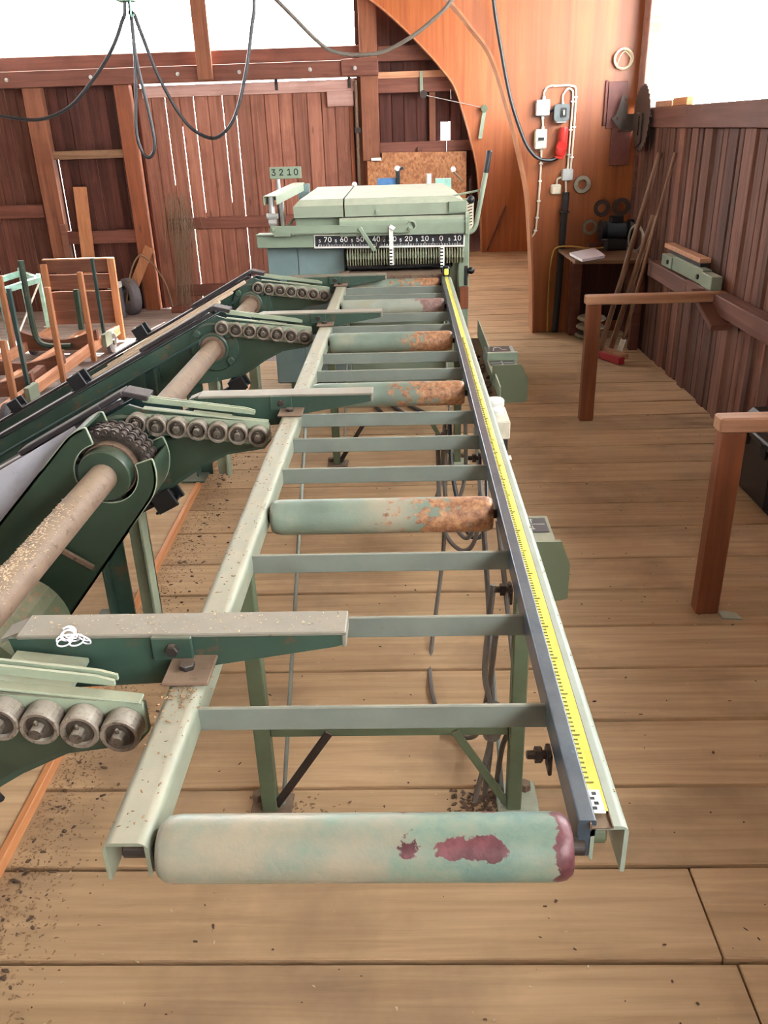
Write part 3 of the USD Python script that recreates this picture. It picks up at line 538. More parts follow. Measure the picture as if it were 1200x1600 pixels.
    def cleat(x, z, dz):
        c = merge(obox((x, y - .005, z), (x - .07, y - .005, z - .07 * SL), .012, .07), obox((x, y + .075, z), (x - .07, y + .075, z - .07 * SL), .012, .07), obox((x - .066, y + .035, z - .034), (x - .072, y + .035, z - .037), .09, .07), obox((x, y + .035, z - .03), (x - .07, y + .035, z - .03 - .07 * SL), .09, .010))
        return move(c, (0, 0, dz))
    if True:
        for x in (-1.60, -2.48, -3.36): part(t, 'cleat', cleat(x, slopez(x) + .05, 0), 'black_plastic', label='black cleat')
    part(t, 'cleat', cleat(-.80, .545, 0), 'black_plastic', label='black cleat')
    return t
am = make_arm(AY[1]); am.SetCustomDataByKey('label', ANAME[1])
for k in (2, 3): copy_of(am, 'conveyor_arm', ANAME[k], (0, AY[k] - AY[1], 0))
an = make_arm(AY[0], True); an.SetCustomDataByKey('label', ANAME[0])
ps = thing('strip_bundle', 'bundle of pale wooden strips lying along the farthest conveyor arm', 'wooden strips', (-1.3, 5.0, .6))
for k in range(5):
    x0 = -.955 - .075 * k
    part(ps, 'strip', obox((x0, 5.045 - .032 * k, slopez(x0) - .01 - .012 * k), (-1.75 - .1 * k, 5.045 - .032 * k, slopez(-1.75 - .1 * k) - .02 - .012 * k), .030, .020), 'cream_wood')
sh = one('drive_shaft', lathe([(0, 0), (.041, 0), (.043, .002), (.043, 4.60), (0, 4.602)], (-.93, .72, .72), (0, 1, 0), 32), 'shaft_steel', 'long round drive shaft dusted with sawdust, running through the conveyor arms', 'shaft')
# forks that lift the boards onto the rollers
FN = ['nearest lifting fork, bolted to the left rail in the foreground', 'second lifting fork from the camera, reaching over the third roller', 'third lifting fork from the camera, in the middle of the table', 'farthest lifting fork, in front of the saw']
def make_fork(y):
    t = thing('lifting_fork', FN[0], 'fork', (-.42, y, ZT), 'lifting forks')
    part(t, 'fork_web', prism([(-.116, .858), (-.116, .838), (-.135, .832), (-.36, .795), (-.40, .762), (-.64, .750), (-.70, .775), (-.715, .858)], 'y', y - .030, y - .022), 'dark_green', label='dark green tapered side of the fork')
    part(t, 'fork_top', merge(box(-.700, -.115, y - .032, y + .040, .856, .864, .002), prism([(-.700, .864), (-.735, .850), (-.735, .842), (-.700, .856)], 'y', y - .02, y + .03)), 'fork_top', label='worn flat top of the fork')
    part(t, 'fork_lip', merge(box(-.123, -.115, y - .032, y + .040, .832, .862, .002), box(-.62, -.115, y + .034, y + .040, .835, .862, .002)), 'fork_top')
    pv = part(t, 'pivot_plate', box(-.458, -.386, y - .042, y - .031, ZT + .004, ZT + .056 - .006, .002), 'dark_green'); part(pv, 'pivot_bolt', hexa((-.42, y - .042, ZT + .028), (0, -1, 0), .012, .012), 'dark_steel')
    bp = part(t, 'base_plate', box(-.425, -.345, y - .115, y - .030, ZT + .001, ZT + .008, .002), 'rust', label='rusty base plate on the rail'); part(bp, 'base_bolt', hexa((-.39, y - .07, ZT + .008), (0, 0, 1), .014, .010), 'dark_steel')
    return t
fk = make_fork(1.255)
for k, yy in ((1, 2.69), (2, 4.035), (3, 5.125)): copy_of(fk, 'lifting_fork', FN[k], (0, yy - 1.255, 0))
# chain guard, chain and hub between the first and second arm
gd = thing('chain_guard', 'rounded dark green chain guard, open at the top around the shaft', 'chain guard', (-1.0, 2.4, 0))
def gpoly(d):
    c = Point(-.93, .72).buffer(.155 + d, 24); low = Point(-1.42, .16).buffer(.19 + d, 16)
    return c.union(low).convex_hull
def slot_(a0, a1):
    w = Polygon([(-.93, .72)] + [(-.93 + .5 * math.cos(math.radians(q)), .72 + .5 * math.sin(math.radians(q))) for q in np.linspace(a0, a1, 8)])
    return Point(-.93, .72).buffer(.098).union(w)
slot = slot_(17, 104)
for yy, sl_ in ((2.345, slot), (2.50, slot_(24, 104))):
    g_ = gpoly(0).difference(sl_).buffer(-.006).buffer(.006); g_ = max(getattr(g_, 'geoms', [g_]), key=lambda g: g.area)
    part(gd, 'side_plate', prism(g_, 'y', yy, yy + .006), 'guard_green')
    eg = g_.buffer(.001).difference(g_.buffer(-.0018)).intersection(Point(-.93, .72).buffer(.20)); eg = max(getattr(eg, 'geoms', [eg]), key=lambda g: g.area); part(gd, 'plate_edge', prism(eg, 'y', yy - .001, yy + .007), 'arm_pale', label='worn bright edge')
rim = gpoly(0).difference(gpoly(-.008)).difference(slot.buffer(.01)); rim = max(getattr(rim, 'geoms', [rim]), key=lambda g: g.area)
part(gd, 'rim', prism(rim, 'y', 2.345, 2.506), 'guard_green')
part(gd, 'flange', obox((-1.16, 2.33, .50), (-1.02, 2.33, .40), .012, .02), 'rust')
hb = thing('sprocket_hub', 'green hub and sprocket clamped on the drive shaft, inside the chain guard', 'hub', (-.93, 2.4, .72))
part(hb, 'hub', lathe([(0, 0), (.046, 0), (.078, .004), (.082, .010), (.082, .055), (0, .055)], (-.93, 2.315, .72), (0, 1, 0), 32), 'guard_green')
part(hb, 'worn_collar', lathe([(0, 0), (.086, 0), (.088, .004), (.088, .03), (0, .03)], (-.93, 2.372, .72), (0, 1, 0), 32), 'rust', label='rusty collar')
def gear(r0, r1, n=26): return Polygon([((r1 if k % 4 in (1, 2) else r0) * math.cos(k * 2 * math.pi / (4 * n)) - .93, (r1 if k % 4 in (1, 2) else r0) * math.sin(k * 2 * math.pi / (4 * n)) + .72) for k in range(4 * n)])
for yy in (2.401, 2.448): part(hb, 'sprocket', prism(gear(.098, .112), 'y', yy, yy + .008), 'roller_recess')
ch = thing('roller_chain', 'greasy double roller chain wrapped over the sprocket', 'chain', (-.93, 2.45, .6))
links, pins = [], []
RC = .118
path = [(-.93 + RC * math.cos(a), .72 + RC * math.sin(a)) for a in np.linspace(math.radians(-35), math.radians(150), 16)]
path = [(path[0][0] - .0245 * k * .62, path[0][1] - .0245 * k * .78) for k in range(14, 0, -1)] + path + [(path[-1][0] - .0245 * k * .62, path[-1][1] - .0245 * k * .78) for k in range(1, 15)]
for i, (a, b) in enumerate(zip(path, path[1:])):
    off = 0 if i % 2 else .0042
    e = Point(a).buffer(.0135, 5).union(Point(b).buffer(.0135, 5)).union(shapely.LineString([a, b]).buffer(.0085, 2))
    for yc in (2.405, 2.452):
        for s in (-1, 1): links.append(prism(e, 'y', yc + s * (.0135 + off) - .002, yc + s * (.0135 + off) + .002))
        pins.append(cyl((a[0], yc - .022, a[1]), (a[0], yc + .022, a[1]), .0062, 8)); pins.append(cyl((a[0], yc - .010, a[1]), (a[0], yc + .010, a[1]), .0105, 10))
part(ch, 'chain_link', merge(*links), 'chain_steel', kind='stuff'); part(ch, 'chain_pin', merge(*pins), 'chain_steel', kind='stuff')
gm = thing('gear_motor', 'brown-green rounded gear motor on the floor under the shaft', 'motor', (-1.05, 1.85, 0))
part(gm, 'motor_body', lathe([(0, 0), (.10, 0), (.15, .03), (.165, .08), (.165, .34), (.12, .40), (0, .40)], (-1.22, 1.84, .30), (0, 1, 0), 32), 'motor_brown'); part(gm, 'motor_foot', box(-1.36, -1.10, 1.90, 2.2, 0.0, .16, .01), 'motor_brown')
wsht = one('cover_sheet', obox((-1.0, 2.50, .70), (-1.75, 2.50, .30), .004, .28, (0, 0, 1)), 'white_sheet', 'smooth pale sheet on the side of the second conveyor arm', 'sheet')
# timber lying along the feet of the arms
sl = thing('floor_timber', 'fresh-cut plank lying on the floor under the conveyor feet, bright edge showing', 'plank', (-1.15, 3, 0))
part(sl, 'plank', obox((-1.215, .9, .014), (-1.315, 5.9, .014), .38, .028, b=.004), 'deck_wood'); part(sl, 'sawn_edge', obox((-1.027, .9, .018), (-1.122, 5.9, .018), .022, .036, b=.003), 'strip_wood', label='bright orange sawn edge')
# ================================================================== THE SAW (edger)
ed = thing('edging_saw', 'pale green edging saw with numbered black scale, at the end of the roller table', 'saw machine', (-.2, 6.0, 0))
def px(poly, a, b): return prism(poly, 'x', a, b)           # polygon in (y, z)
part(ed, 'body', merge(box(-.872, -.378, 5.47, 6.62, .10, 1.0, .006), box(.262, .405, 5.46, 6.62, .02, .97, .006), box(-.66, .378, 5.50, 6.60, .895, 1.17, .006), box(-.378, .262, 5.60, 6.55, .10, .80, .004), box(-.80, .36, 5.55, 6.5, 0, .10, .004)), 'machine_green')
part(ed, 'side_panel', box(-.874, -.684, 5.455, 5.469, .11, .992, .003), 'machine_blue', label='blue-grey front panel on the left'); part(ed, 'side_panel', box(-.680, -.385, 5.458, 5.469, .11, .992, .003), 'machine_blue')
hp = [(5.35, 1.172), (5.35, 1.238), (5.385, 1.274), (6.60, 1.274), (6.64, 1.22), (6.64, 1.172)]
def hood(a, b, cl, cr_):
    v, f = px(hp, a, b)
    top = v[:, 2] > 1.26; v = v.copy()
    v[top & (v[:, 0] < a + .01), 0] += cl; v[top & (v[:, 0] > b - .01), 0] -= cr_
    return v, f
part(ed, 'hood_lid', hood(-.675, -.371, .038, 0), 'machine_lid', label='left half of the dusty hood'); part(ed, 'hood_lid', hood(-.362, .375, 0, .085), 'machine_lid', label='right half of the dusty hood')
part(ed, 'hood_bolt', hexa((-.165, 5.35, 1.195), (0, -1, 0), .012, .012), 'machine_green'); part(ed, 'hood_stop', sphere((-.362, 6.55, 1.285), .02), 'white_paint')
part(ed, 'hood_band', box(.27, .378, 5.335, 5.352, 1.18, 1.245, .002), 'machine_green')
part(ed, 'upper_panel', box(-.672, -.395, 5.395, 5.51, 1.07, 1.172, .003), 'machine_green')
dp = Polygon([(5.51, 1.168), (5.37, 1.168), (5.345, 1.160), (5.330, 1.145), (5.322, 1.12), (5.322, 1.06), (5.51, 1.06)])
part(ed, 'roller_cover', px(dp, -.396, .372), 'machine_green', label='rounded cover over the feed roller')
part(ed, 'cover_end', px(dp.buffer(.012), .372, .384), 'machine_green')
tl = lambda m: rot(m, (0, 1, 0), .85, (-.27, 5.38, 1.03))
part(ed, 'scale_beam', tl(box(-.918, .375, 5.36, 5.46, .990, 1.072, .004)), 'machine_green', label='green beam across the front that carries the scale')
part(ed, 'beam_top_edge', tl(box(-.918, -.57, 5.34, 5.362, 1.066, 1.074, .002)), 'machine_green')
sc = part(ed, 'scale_plate', tl(box(-.562, .370, 5.352, 5.3605, .986, 1.066, .002)), 'white_paint', label='white-rimmed black scale plate numbered from 70 down to 0 and up to 10')
part(sc, 'scale_field', tl(box(-.553, .361, 5.350, 5.353, .998, 1.061, .0008)), 'scale_black')
tk, nums = [], []
for c in range(-12, 77):
    x = .225 - c / 100; h = .020 if c % 10 == 0 else .015 if c % 5 == 0 else .010
    tk.append(tl(box(x - .0013, x + .0013, 5.3488, 5.3502, .999, .999 + h, .0002)))
part(sc, 'tick_mark', merge(*tk), 'white_paint', False, kind='stuff')
for c, s in [(70, '70'), (60, '60'), (50, '50'), (40, '40'), (30, '30'), (20, '20'), (10, '10'), (0, '0'), (-10, '10')]:
    part(sc, 'numeral', tl(text(s, .029, (.225 - c / 100, 5.3502, 1.0245))), 'white_paint', False)
for c in (75, 65, 55, 45, 35, 25, 15, 5, -5): part(sc, 'numeral', tl(text('5', .017, (.225 - c / 100, 5.3502, 1.0225))), 'white_paint', False)
lk = part(ed, 'link_bar', prism(shapely.LineString([(-.80, 1.113), (.03, 1.098)]).buffer(.022), 'y', 5.300, 5.308), 'machine_green', label='long flat link bar')
for x, z in ((-.80, 1.113), (.03, 1.098), (-.265, 1.104)): part(lk, 'pivot_bolt', lathe([(0, 0), (.012, 0), (.012, .004), (.008, .012), (0, .012)], (x, 5.30, z), (0, -1, 0), 14), 'machine_green')
part(ed, 'link_bracket', ringm((.045, 5.315, 1.115), (0, 1, 0), .020, .028, .02), 'machine_lid')
part(ed, 'link_arm', box(-.80, -.70, 5.305, 5.37, 1.07, 1.11), 'machine_green')
part(ed, 'swing_lever', obox((-.275, 5.292, 1.115), (-.185, 5.292, .975), .010, .024, (1, 0, .6)), 'machine_green'); part(ed, 'swing_lever', obox((-.175, 5.30, .985), (-.12, 5.31, 1.06), .008, .016, (1, 0, .6)), 'dark_steel')
def pointer(x, z0, z1, zs, y):
    p = part(ed, 'pointer', box(x - .012, x + .012, y, y + .004, z0, z1, .001), 'white_paint', label='white pointer with black stripes')
    zz = z0 + .006
    while zz < zs: part(p, 'stripe', box(x - .0125, x + .005, y - .001, y + .0005, zz, zz + .008, .0002), 'ink_black', False); zz += .020
pointer(-.082, .888, 1.115, .99, 5.285); pointer(.230, .865, .985, .98, 5.30)
part(ed, 'pointer_head', obox((-.09, 5.28, 1.12), (-.06, 5.28, 1.10), .012, .022, (1, 0, 1)), 'white_paint')
fi = []
for k in range(45):
    x = -.362 + k * .0163
    fi.append(px([(5.44, .992), (5.385, .985), (5.352, .955), (5.345, .915), (5.362, .880), (5.372, .884), (5.360, .917), (5.366, .950), (5.395, .972), (5.44, .98)], x, x + .009))
part(ed, 'kickback_finger', merge(*fi), 'finger_steel', label='row of steel kick-back fingers', kind='stuff')
part(ed, 'finger_shaft', cyl((-.37, 5.42, .965), (.36, 5.42, .965), .020), 'dark_steel'); part(ed, 'throat', box(-.378, .262, 5.50, 5.58, .80, .90), 'black_rubber', label='black rubber throat behind the fingers')
part(ed, 'throat_lip', box(-.37, .30, 5.41, 5.47, .845, .885, .01), 'black_rubber')
part(ed, 'infeed_plate', box(-.40, .225, 5.262, 5.50, .806, .832, .003), 'rust', label='rusty infeed plate'); part(ed, 'infeed_block', box(-.41, -.35, 5.268, 5.36, .832, .850, .003), 'rust')
part(ed, 'front_plate', box(-.378, .262, 5.585, 5.597, .12, .79, .003), 'machine_green')
part(ed, 'right_post', box(.33, .40, 5.37, 5.46, .60, 1.17, .008), 'machine_green'); part(ed, 'right_slot', box(.372, .392, 5.362, 5.372, .74, .86), 'black_rubber')
part(ed, 'wood_block', box(.34, .395, 5.33, 5.40, .60, .735, .003), 'post_wood', label='orange wooden block'); part(ed, 'ball_knob', sphere((.412, 5.36, .832), .022, 3), 'black_plastic')
part(ed, 'knob_stem', cyl((.39, 5.38, .832), (.41, 5.36, .832), .008), 'zinc')
gp = part(ed, 'graduated_plate', box(.385, .432, 5.48, 5.49, 1.06, 1.235, .002), 'conduit_cream', label='cream graduated plate')
for k in range(8): part(gp, 'mark', obox((.394, 5.479, 1.085 + .018 * k), (.424, 5.479, 1.094 + .018 * k), .001, .005, (0, 0, 1), .0002), 'ink_black', False)
lv = part(ed, 'hand_lever', tube([(.385, 5.40, 1.055), (.415, 5.40, 1.062), (.438, 5.40, 1.09), (.452, 5.40, 1.16), (.478, 5.40, 1.30), (.497, 5.40, 1.40)], .015, 12), 'machine_lid', label='long bent hand lever')
part(lv, 'grip', lathe([(0, 0), (.016, 0), (.018, .004), (.0165, .03), (.017, .118), (.013, .124), (0, .124)], (.497, 5.40, 1.395), (.018, 0, .124), 16), 'black_plastic', label='black grip')
part(ed, 'lever_rod', cyl((.27, 5.45, 1.262), (.485, 5.42, 1.30), .006), 'machine_lid'); part(ed, 'ball_knob', sphere((.408, 5.40, 1.245), .024, 3), 'black_plastic'); part(ed, 'knob_stem', cyl((.36, 5.42, 1.243), (.40, 5.40, 1.245), .008), 'machine_lid')
part(ed, 'antenna_wire', cyl((.405, 5.45, 1.27), (.405, 5.45, 1.36), .0025), 'dark_steel')
# thickness gauge on the left
ga = part(ed, 'gauge_arm', merge(obox((-.815, 5.36, 1.300), (-.735, 6.24, 1.325), .080, .006), obox((-.853, 5.36, 1.275), (-.773, 6.24, 1.30), .006, .05), obox((-.777, 5.36, 1.275), (-.697, 6.24, 1.30), .006, .05)), 'machine_lid', label='pale channel arm of the gauge')
part(ga, 'gauge_rod', cyl((-.812, 5.40, 1.115), (-.815, 5.40, 1.297), .019), 'zinc'); part(ga, 'gauge_rod', cyl((-.775, 5.62, 1.0), (-.775, 5.62, 1.30), .010), 'zinc'); part(ga, 'gauge_rod', cyl((-.795, 5.56, 1.0), (-.795, 5.56, 1.30), .007), 'dark_steel')
part(ga, 'gauge_clamp', merge(cyl((-.845, 5.38, 1.185), (-.775, 5.38, 1.185), .016), cyl((-.835, 5.38, 1.15), (-.785, 5.38, 1.15), .020)), 'zinc'); part(ga, 'gauge_leg', box(-.74, -.66, 6.20, 6.24, 1.0, 1.32), 'machine_blue')
part(ga, 'gauge_brace', obox((-.76, 5.5, 1.09), (-.68, 5.6, 1.17), .012, .016), 'machine_lid')
sg = part(ed, 'number_plate', box(-.965, -.735, 6.43, 6.44, 1.345, 1.425, .003), 'machine_green', label='green plate with the numbers 3 2 1 0')
for s, x in (('3', -.935), ('2', -.880), ('1', -.822), ('0', -.773)): part(sg, 'numeral', text(s, .042, (x, 6.431, 1.368)), 'ink_black', False)
part(sg, 'plate_post', cyl((-.91, 6.45, 1.0), (-.91, 6.45, 1.36), .016), 'zinc')
# outfeed clamps that show over the hood
part(ed, 'outfeed_bracket', box(-.20, -.055, 6.72, 6.80, 1.10, 1.312, .004), 'blue_paint', label='blue bracket behind the hood'); part(ed, 'outfeed_clamp', merge(box(-.058, -.025, 6.70, 6.82, 1.12, 1.37, .006), obox((-.06, 6.70, 1.36), (.0, 6.70, 1.385), .05, .02)), 'black_plastic')
part(ed, 'clamp_knob', sphere((-.045, 6.69, 1.378), .022), 'white_paint'); part(ed, 'outfeed_cap', cyl((.19, 6.74, 1.15), (.19, 6.74, 1.335), .02), 'white_paint'); part(ed, 'outfeed_bracket', box(.24, .36, 6.74, 6.80, 1.15, 1.298), 'mint_paint'); part(ed, 'outfeed_rod', obox((.37, 6.72, 1.35), (.44, 6.66, 1.28), .012, .012), 'rust'); part(ed, 'clamp_knob', sphere((.372, 6.72, 1.36), .02), 'white_paint')
part(ed, 'outfeed_table', box(-.45, .45, 6.66, 7.6, .70, .80), 'machine_green')
for k in range(3): part(ed, 'cable_duct', cyl((-.30 + .05 * k, 5.5, .02), (-.12 + .16 * k, 4.9, .012), .012), 'dark_steel')

# ================================================================== CONTROL BOXES on the right rail
def ctrl(t, x0, y, z, w, cut, depth, lab):
    """hooded switch box: a guard plate in front, a lower sloping panel with a printed label behind"""
    pr_ = [(x0, z), (x0 + w - cut * .62, z), (x0 + w, z - .066), (x0 + w, z - .165), (x0 + w - .02, z - .172), (x0, z - .172)]
    part(t, 'guard_plate', prism(pr_, 'y', y, y + .01), 'box_green', label='chamfered front plate')
    q = [(x0, z - .045), (x0 + w - cut * .55, z - .045), (x0 + w - .006, z - .085), (x0 + w - .006, z - .16), (x0, z - .16)]
    part(t, 'housing', prism(q, 'y', y + .01, y + depth), 'box_green')
    zt = z - .044
    lb = part(t, 'label', box(x0 + .008, x0 + w - cut * .55 - .008, y + depth - .105, y + depth - .018, zt - .0005, zt + .001, .0003), 'label_black', label=lab)
    a, b = x0 + .014, x0 + w - cut * .55 - .014; m = (a + b) / 2; yc = y + depth - .058
    ln = [box(a, b, yc - .0016, yc + .0016, zt + .0006, zt + .0018, .0002)]
    for s in (-1, 1):
        ln += [box(m - .0015, m + .0015, yc + s * .008 - .0, yc + s * .032, zt + .0006, zt + .0018, .0002), obox((m, yc + s * .033, zt + .0012), (m - .006, yc + s * .025, zt + .0012), .002, .0012), obox((m, yc + s * .033, zt + .0012), (m + .006, yc + s * .025, zt + .0012), .002, .0012)]
    part(lb, 'label_arrows', merge(*ln), 'label_line', False)
c1 = thing('control_box', 'nearest control box on the right rail, olive guard plate and arrow label', 'control box', (.35, 1.95, .55)); ctrl(c1, .286, 1.87, .702, .120, .04, .25, 'black label with white arrows')
part(c1, 'push_button', lathe([(0, 0), (.018, 0), (.018, .010), (.012, .014), (0, .014)], (.33, 1.90, .655), (0, 0, 1), 20), 'zinc')
c2 = thing('control_box', 'larger control box halfway along the right rail, with two label panels and a hexagonal front', 'control box', (.42, 3.8, .5)); ctrl(c2, .375, 3.58, .70, .158, .05, .26, 'dark printed label'); 
part(c2, 'second_panel', box(.378, .520, 3.86, 4.06, .56, .668, .004), 'machine_blue'); l2 = part(c2, 'label', box(.40, .50, 3.93, 4.045, .6685, .6700, .0004), 'label_black', label='dark label with a curved symbol'); part(l2, 'label_symbol', tube([(.415, 3.95, .6702), (.425, 4.01, .6702), (.45, 4.02, .6702), (.46, 3.98, .6702), (.485, 3.98, .6702)], .0025, 6), 'label_line')
part(c2, 'back_plate', box(.375, .52, 3.84, 3.86, .56, .690, .003), 'machine_green'); part(c2, 'bolt', cyl((.37, 3.62, .58), (.395, 3.62, .58), .012), 'dark_steel')
tr = thing('cable_tray', 'green angle tray with rusty scraps beside the right rail', 'tray', (.37, 4.0, .62))
part(tr, 'tray_floor', box(.285, .395, 3.36, 4.50, .600, .606, .001), 'rust', label='rusty tray floor'); part(tr, 'tray_wall', box(.392, .398, 3.95, 4.58, .600, .690, .001), 'machine_green'); part(tr, 'tray_wall', box(.384, .390, 3.36, 3.56, .600, .668, .001), 'machine_green'); part(tr, 'tray_end', box(.285, .392, 3.355, 3.361, .58, .625, .001), 'machine_green')
part(tr, 'scrap', merge(*[obox((.30 + R.uniform(0, .07), 3.45 + .04 * k, .611), (.31 + R.uniform(0, .07), 3.47 + .04 * k, .616), .02, .01) for k in range(18)]), 'bark', kind='stuff')
sw = thing('switch_housing', 'cream switch housing with two round caps beside the right rail', 'switch', (.34, 2.87, .6))
part(sw, 'housing', box(.288, .360, 2.78, 2.96, .645, .712, .005), 'meter_cream'); part(sw, 'base', box(.292, .355, 2.80, 2.95, .575, .645, .004), 'black_plastic')
part(sw, 'round_cap', lathe([(0, 0), (.034, 0), (.036, .004), (.036, .020), (.032, .026), (0, .026)], (.322, 2.965, .712), (0, 0, 1), 24), 'white_paint'); part(sw, 'push_button', lathe([(0, 0), (.024, 0), (.024, .014), (.020, .018), (0, .018)], (.324, 2.875, .712), (0, 0, 1), 24), 'white_paint'); part(sw, 'gland', cyl((.325, 2.74, .60), (.325, 2.80, .60), .018), 'white_paint')
part(sw, 'tongue', box(.335, .362, 2.72, 2.76, .59, .594), 'white_paint')

# ================================================================== CABLES under the table
CB = [('grey cable looping from under the third roller down to the floor', [(.14, 2.95, .70), (.12, 2.90, .45), (.10, 2.86, .36), (.16, 2.86, .34), (.21, 2.9, .45), (.21, 2.9, .70)]),
      ('grey cable hanging in a wide loop up to the right rail', [(.10, 2.7, .70), (.11, 2.6, .42), (.17, 2.55, .33), (.22, 2.5, .40), (.235, 2.48, .66)]),
      ('grey cable hanging in a narrow loop beside the wide one', [(.12, 2.72, .70), (.13, 2.65, .46), (.19, 2.58, .36), (.23, 2.55, .45), (.238, 2.52, .64)]),
      ('long grey cable dropping from the loops to the floor and on to the front leg', [(.13, 2.75, .70), (.12, 2.65, .30), (.07, 2.45, .012), (.06, 2.2, .010), (.10, 2.0, .010), (.18, 1.92, .05), (.20, 1.80, .30), (.21, 1.76, .5)]),
      ('grey cable running down the stay rod behind the front leg', [(.222, 2.45, .70), (.222, 2.1, .45), (.212, 1.80, .22), (.19, 1.72, .012)]),
      ('grey cable swinging out to the right of the front leg', [(.235, 2.0, .70), (.262, 1.85, .42), (.27, 1.75, .28), (.236, 1.745, .16), (.222, 1.745, .012)]),
      ('thin grey cable lying slack between the front leg and the floor', [(.205, 1.80, .62), (.185, 1.76, .40), (.20, 1.74, .30), (.205, 1.74, .20), (.16, 1.70, .010)])]
for lab, p in CB: one('cable', tube(p, .0075, 8, 10), 'cable_gray', lab, 'cable', 'grey cables under the table')
one('cable_wrap', lathe([(0, 0), (.022, 0), (.028, .02), (.024, .05), (.029, .08), (.023, .10), (0, .10)], (.205, 1.735, .20), (0, 0, 1), 14), 'cable_gray', 'dirty tape wrapped round the cables by the front leg', 'cable wrap')
one('black_cable', tube([(.30, 3.3, .62), (.30, 3.0, .45), (.28, 2.75, .35), (.25, 2.7, .30), (.20, 2.7, .34), (.16, 2.8, .5), (.15, 2.9, .7)], .008, 8, 10), 'cable_black', 'dark cable hanging from the tray into the cable loops', 'cable', 'grey cables under the table')

# ================================================================== GUARD RAILS on the right
def guard(lab, x, y, z, pal):
    t = thing('guard_rail', lab, 'guard rail', (x + .04, y, 0), 'wooden guard rails')
    part(t, 'post', box(x, x + .082, y, y + .062, 0, z - .052, .004), 'post_wood'); part(t, 'top_rail', box(x - .012, XW - .045, y - .004, y + .066, z - .052, z, .006), pal)
    return t
guard('nearest wooden guard rail, orange post with a knot and pale top rail', 1.046, 2.636, .756, 'rail_wood'); guard('farther wooden guard rail, standing in front of the leaning brooms', 1.046, 4.85, .750, 'rail_wood')
one('floor_bracket', prism([(1.13, 2.60), (1.20, 2.59), (1.19, 2.635), (1.15, 2.65), (1.13, 2.64)], 'z', 0.002, .006), 'machine_green', 'small pale metal plate on the floor beside the near post', 'metal plate')
# ================================================================== FUSE BOXES AND CONDUIT on the near arch (plywood face at y = 7.25)
YA = 7.232
def ap(*q): return [(x, YA, z) for x, z in q]
def rbox(x0, x1, z0, z1, d, m, t, name, lab=None, b=.008, y=7.249): return part(t, name, box(x0, x1, y - d, y, z0, z1, b), m, label=lab)
j1 = thing('junction_box', 'square grey junction box, upper left of the group on the arch', 'junction box', (1.094, 7.25, 1.70), 'junction boxes on the arch')
rbox(1.040, 1.149, 1.705, 1.820, .05, 'box_gray', j1, 'box_body'); rbox(1.043, 1.146, 1.708, 1.817, .010, 'box_gray', j1, 'lid', y=7.200, b=.004); part(j1, 'gland', cyl((1.103, YA, 1.818), (1.103, YA, 1.845), .014), 'box_gray'); part(j1, 'gland', cyl((1.099, YA, 1.682), (1.099, YA, 1.708), .014), 'box_gray')
j2 = thing('meter_box', 'cream meter box with a small window, below the upper junction box', 'meter', (1.088, 7.25, 1.466), 'boxes on the arch')
rbox(1.040, 1.135, 1.468, 1.612, .06, 'meter_cream', j2, 'box_body'); mw = rbox(1.056, 1.120, 1.522, 1.562, .004, 'zinc', j2, 'window_frame', y=7.190, b=.001); rbox(1.066, 1.110, 1.530, 1.552, .003, 'ink_black', mw, 'display', y=7.187, b=.001); rbox(1.040, 1.135, 1.513, 1.517, .003, 'zinc', j2, 'cover_seam', y=7.190, b=.001)
part(j2, 'gland', cyl((1.104, YA, 1.61), (1.104, YA, 1.632), .013), 'meter_cream'); part(j2, 'gland', cyl((1.101, YA, 1.445), (1.101, YA, 1.47), .013), 'meter_cream')
j3 = thing('rotary_switch', 'dark grey rounded switch with a pale lever slot, right of the junction box', 'switch', (1.235, 7.25, 1.66), 'boxes on the arch')
part(j3, 'switch_body', prism(sbox(1.205, 1.69, 1.268, 1.758).buffer(.027), 'y', 7.165, 7.249), 'switch_gray'); part(j3, 'slot_rim', prism(sbox(1.236, 1.700, 1.262, 1.748).buffer(.010), 'y', 7.160, 7.166), 'ink_black'); part(j3, 'lever', obox((1.249, 7.156, 1.705), (1.249, 7.150, 1.742), .014, .014), 'conduit_cream'); part(j3, 'gland', cyl((1.249, YA, 1.780), (1.249, YA, 1.80), .014), 'zinc'); part(j3, 'base_band', box(1.195, 1.275, 7.17, 7.249, 1.652, 1.665), 'zinc'); part(j3, 'side_peg', cyl((1.150, 7.22, 1.735), (1.182, 7.22, 1.745), .008), 'black_plastic')
j4 = thing('power_plug', 'red industrial plug and socket on the arch, black cable leaving its lower end', 'plug', (1.255, 7.25, 1.40))
part(j4, 'socket_body', lathe([(0, 0), (.030, 0), (.032, .006), (.036, .10), (.030, .115), (0, .115)], (1.262, 7.195, 1.505), (0.0, 0, 1), 20), 'red_plastic'); part(j4, 'socket_back', box(1.228, 1.298, 7.20, 7.249, 1.50, 1.60, .01), 'red_plastic')
part(j4, 'socket_cap', lathe([(0, 0), (.040, 0), (.046, .006), (.046, .022), (.040, .030), (0, .030)], (1.252, 7.195, 1.482), (0, -1, -.15), 24), 'red_plastic', label='round red cap'); part(j4, 'plug_body', lathe([(0, 0), (.022, 0), (.030, .012), (.042, .035), (.042, .07), (0, .07)], (1.238, 7.185, 1.40), (.18, 0, 1), 20), 'red_plastic'); part(j4, 'plug_collar', ringm((1.236, 7.185, 1.402), (.18, 0, 1), .018, .034, .014), 'red_plastic')
j5 = thing('junction_box', 'smaller square grey junction box under the two parallel conduits', 'junction box', (1.316, 7.25, 1.228), 'junction boxes on the arch')
rbox(1.272, 1.360, 1.228, 1.316, .045, 'box_gray', j5, 'box_body'); rbox(1.276, 1.356, 1.232, 1.312, .008, 'box_gray', j5, 'lid', y=7.205, b=.003)
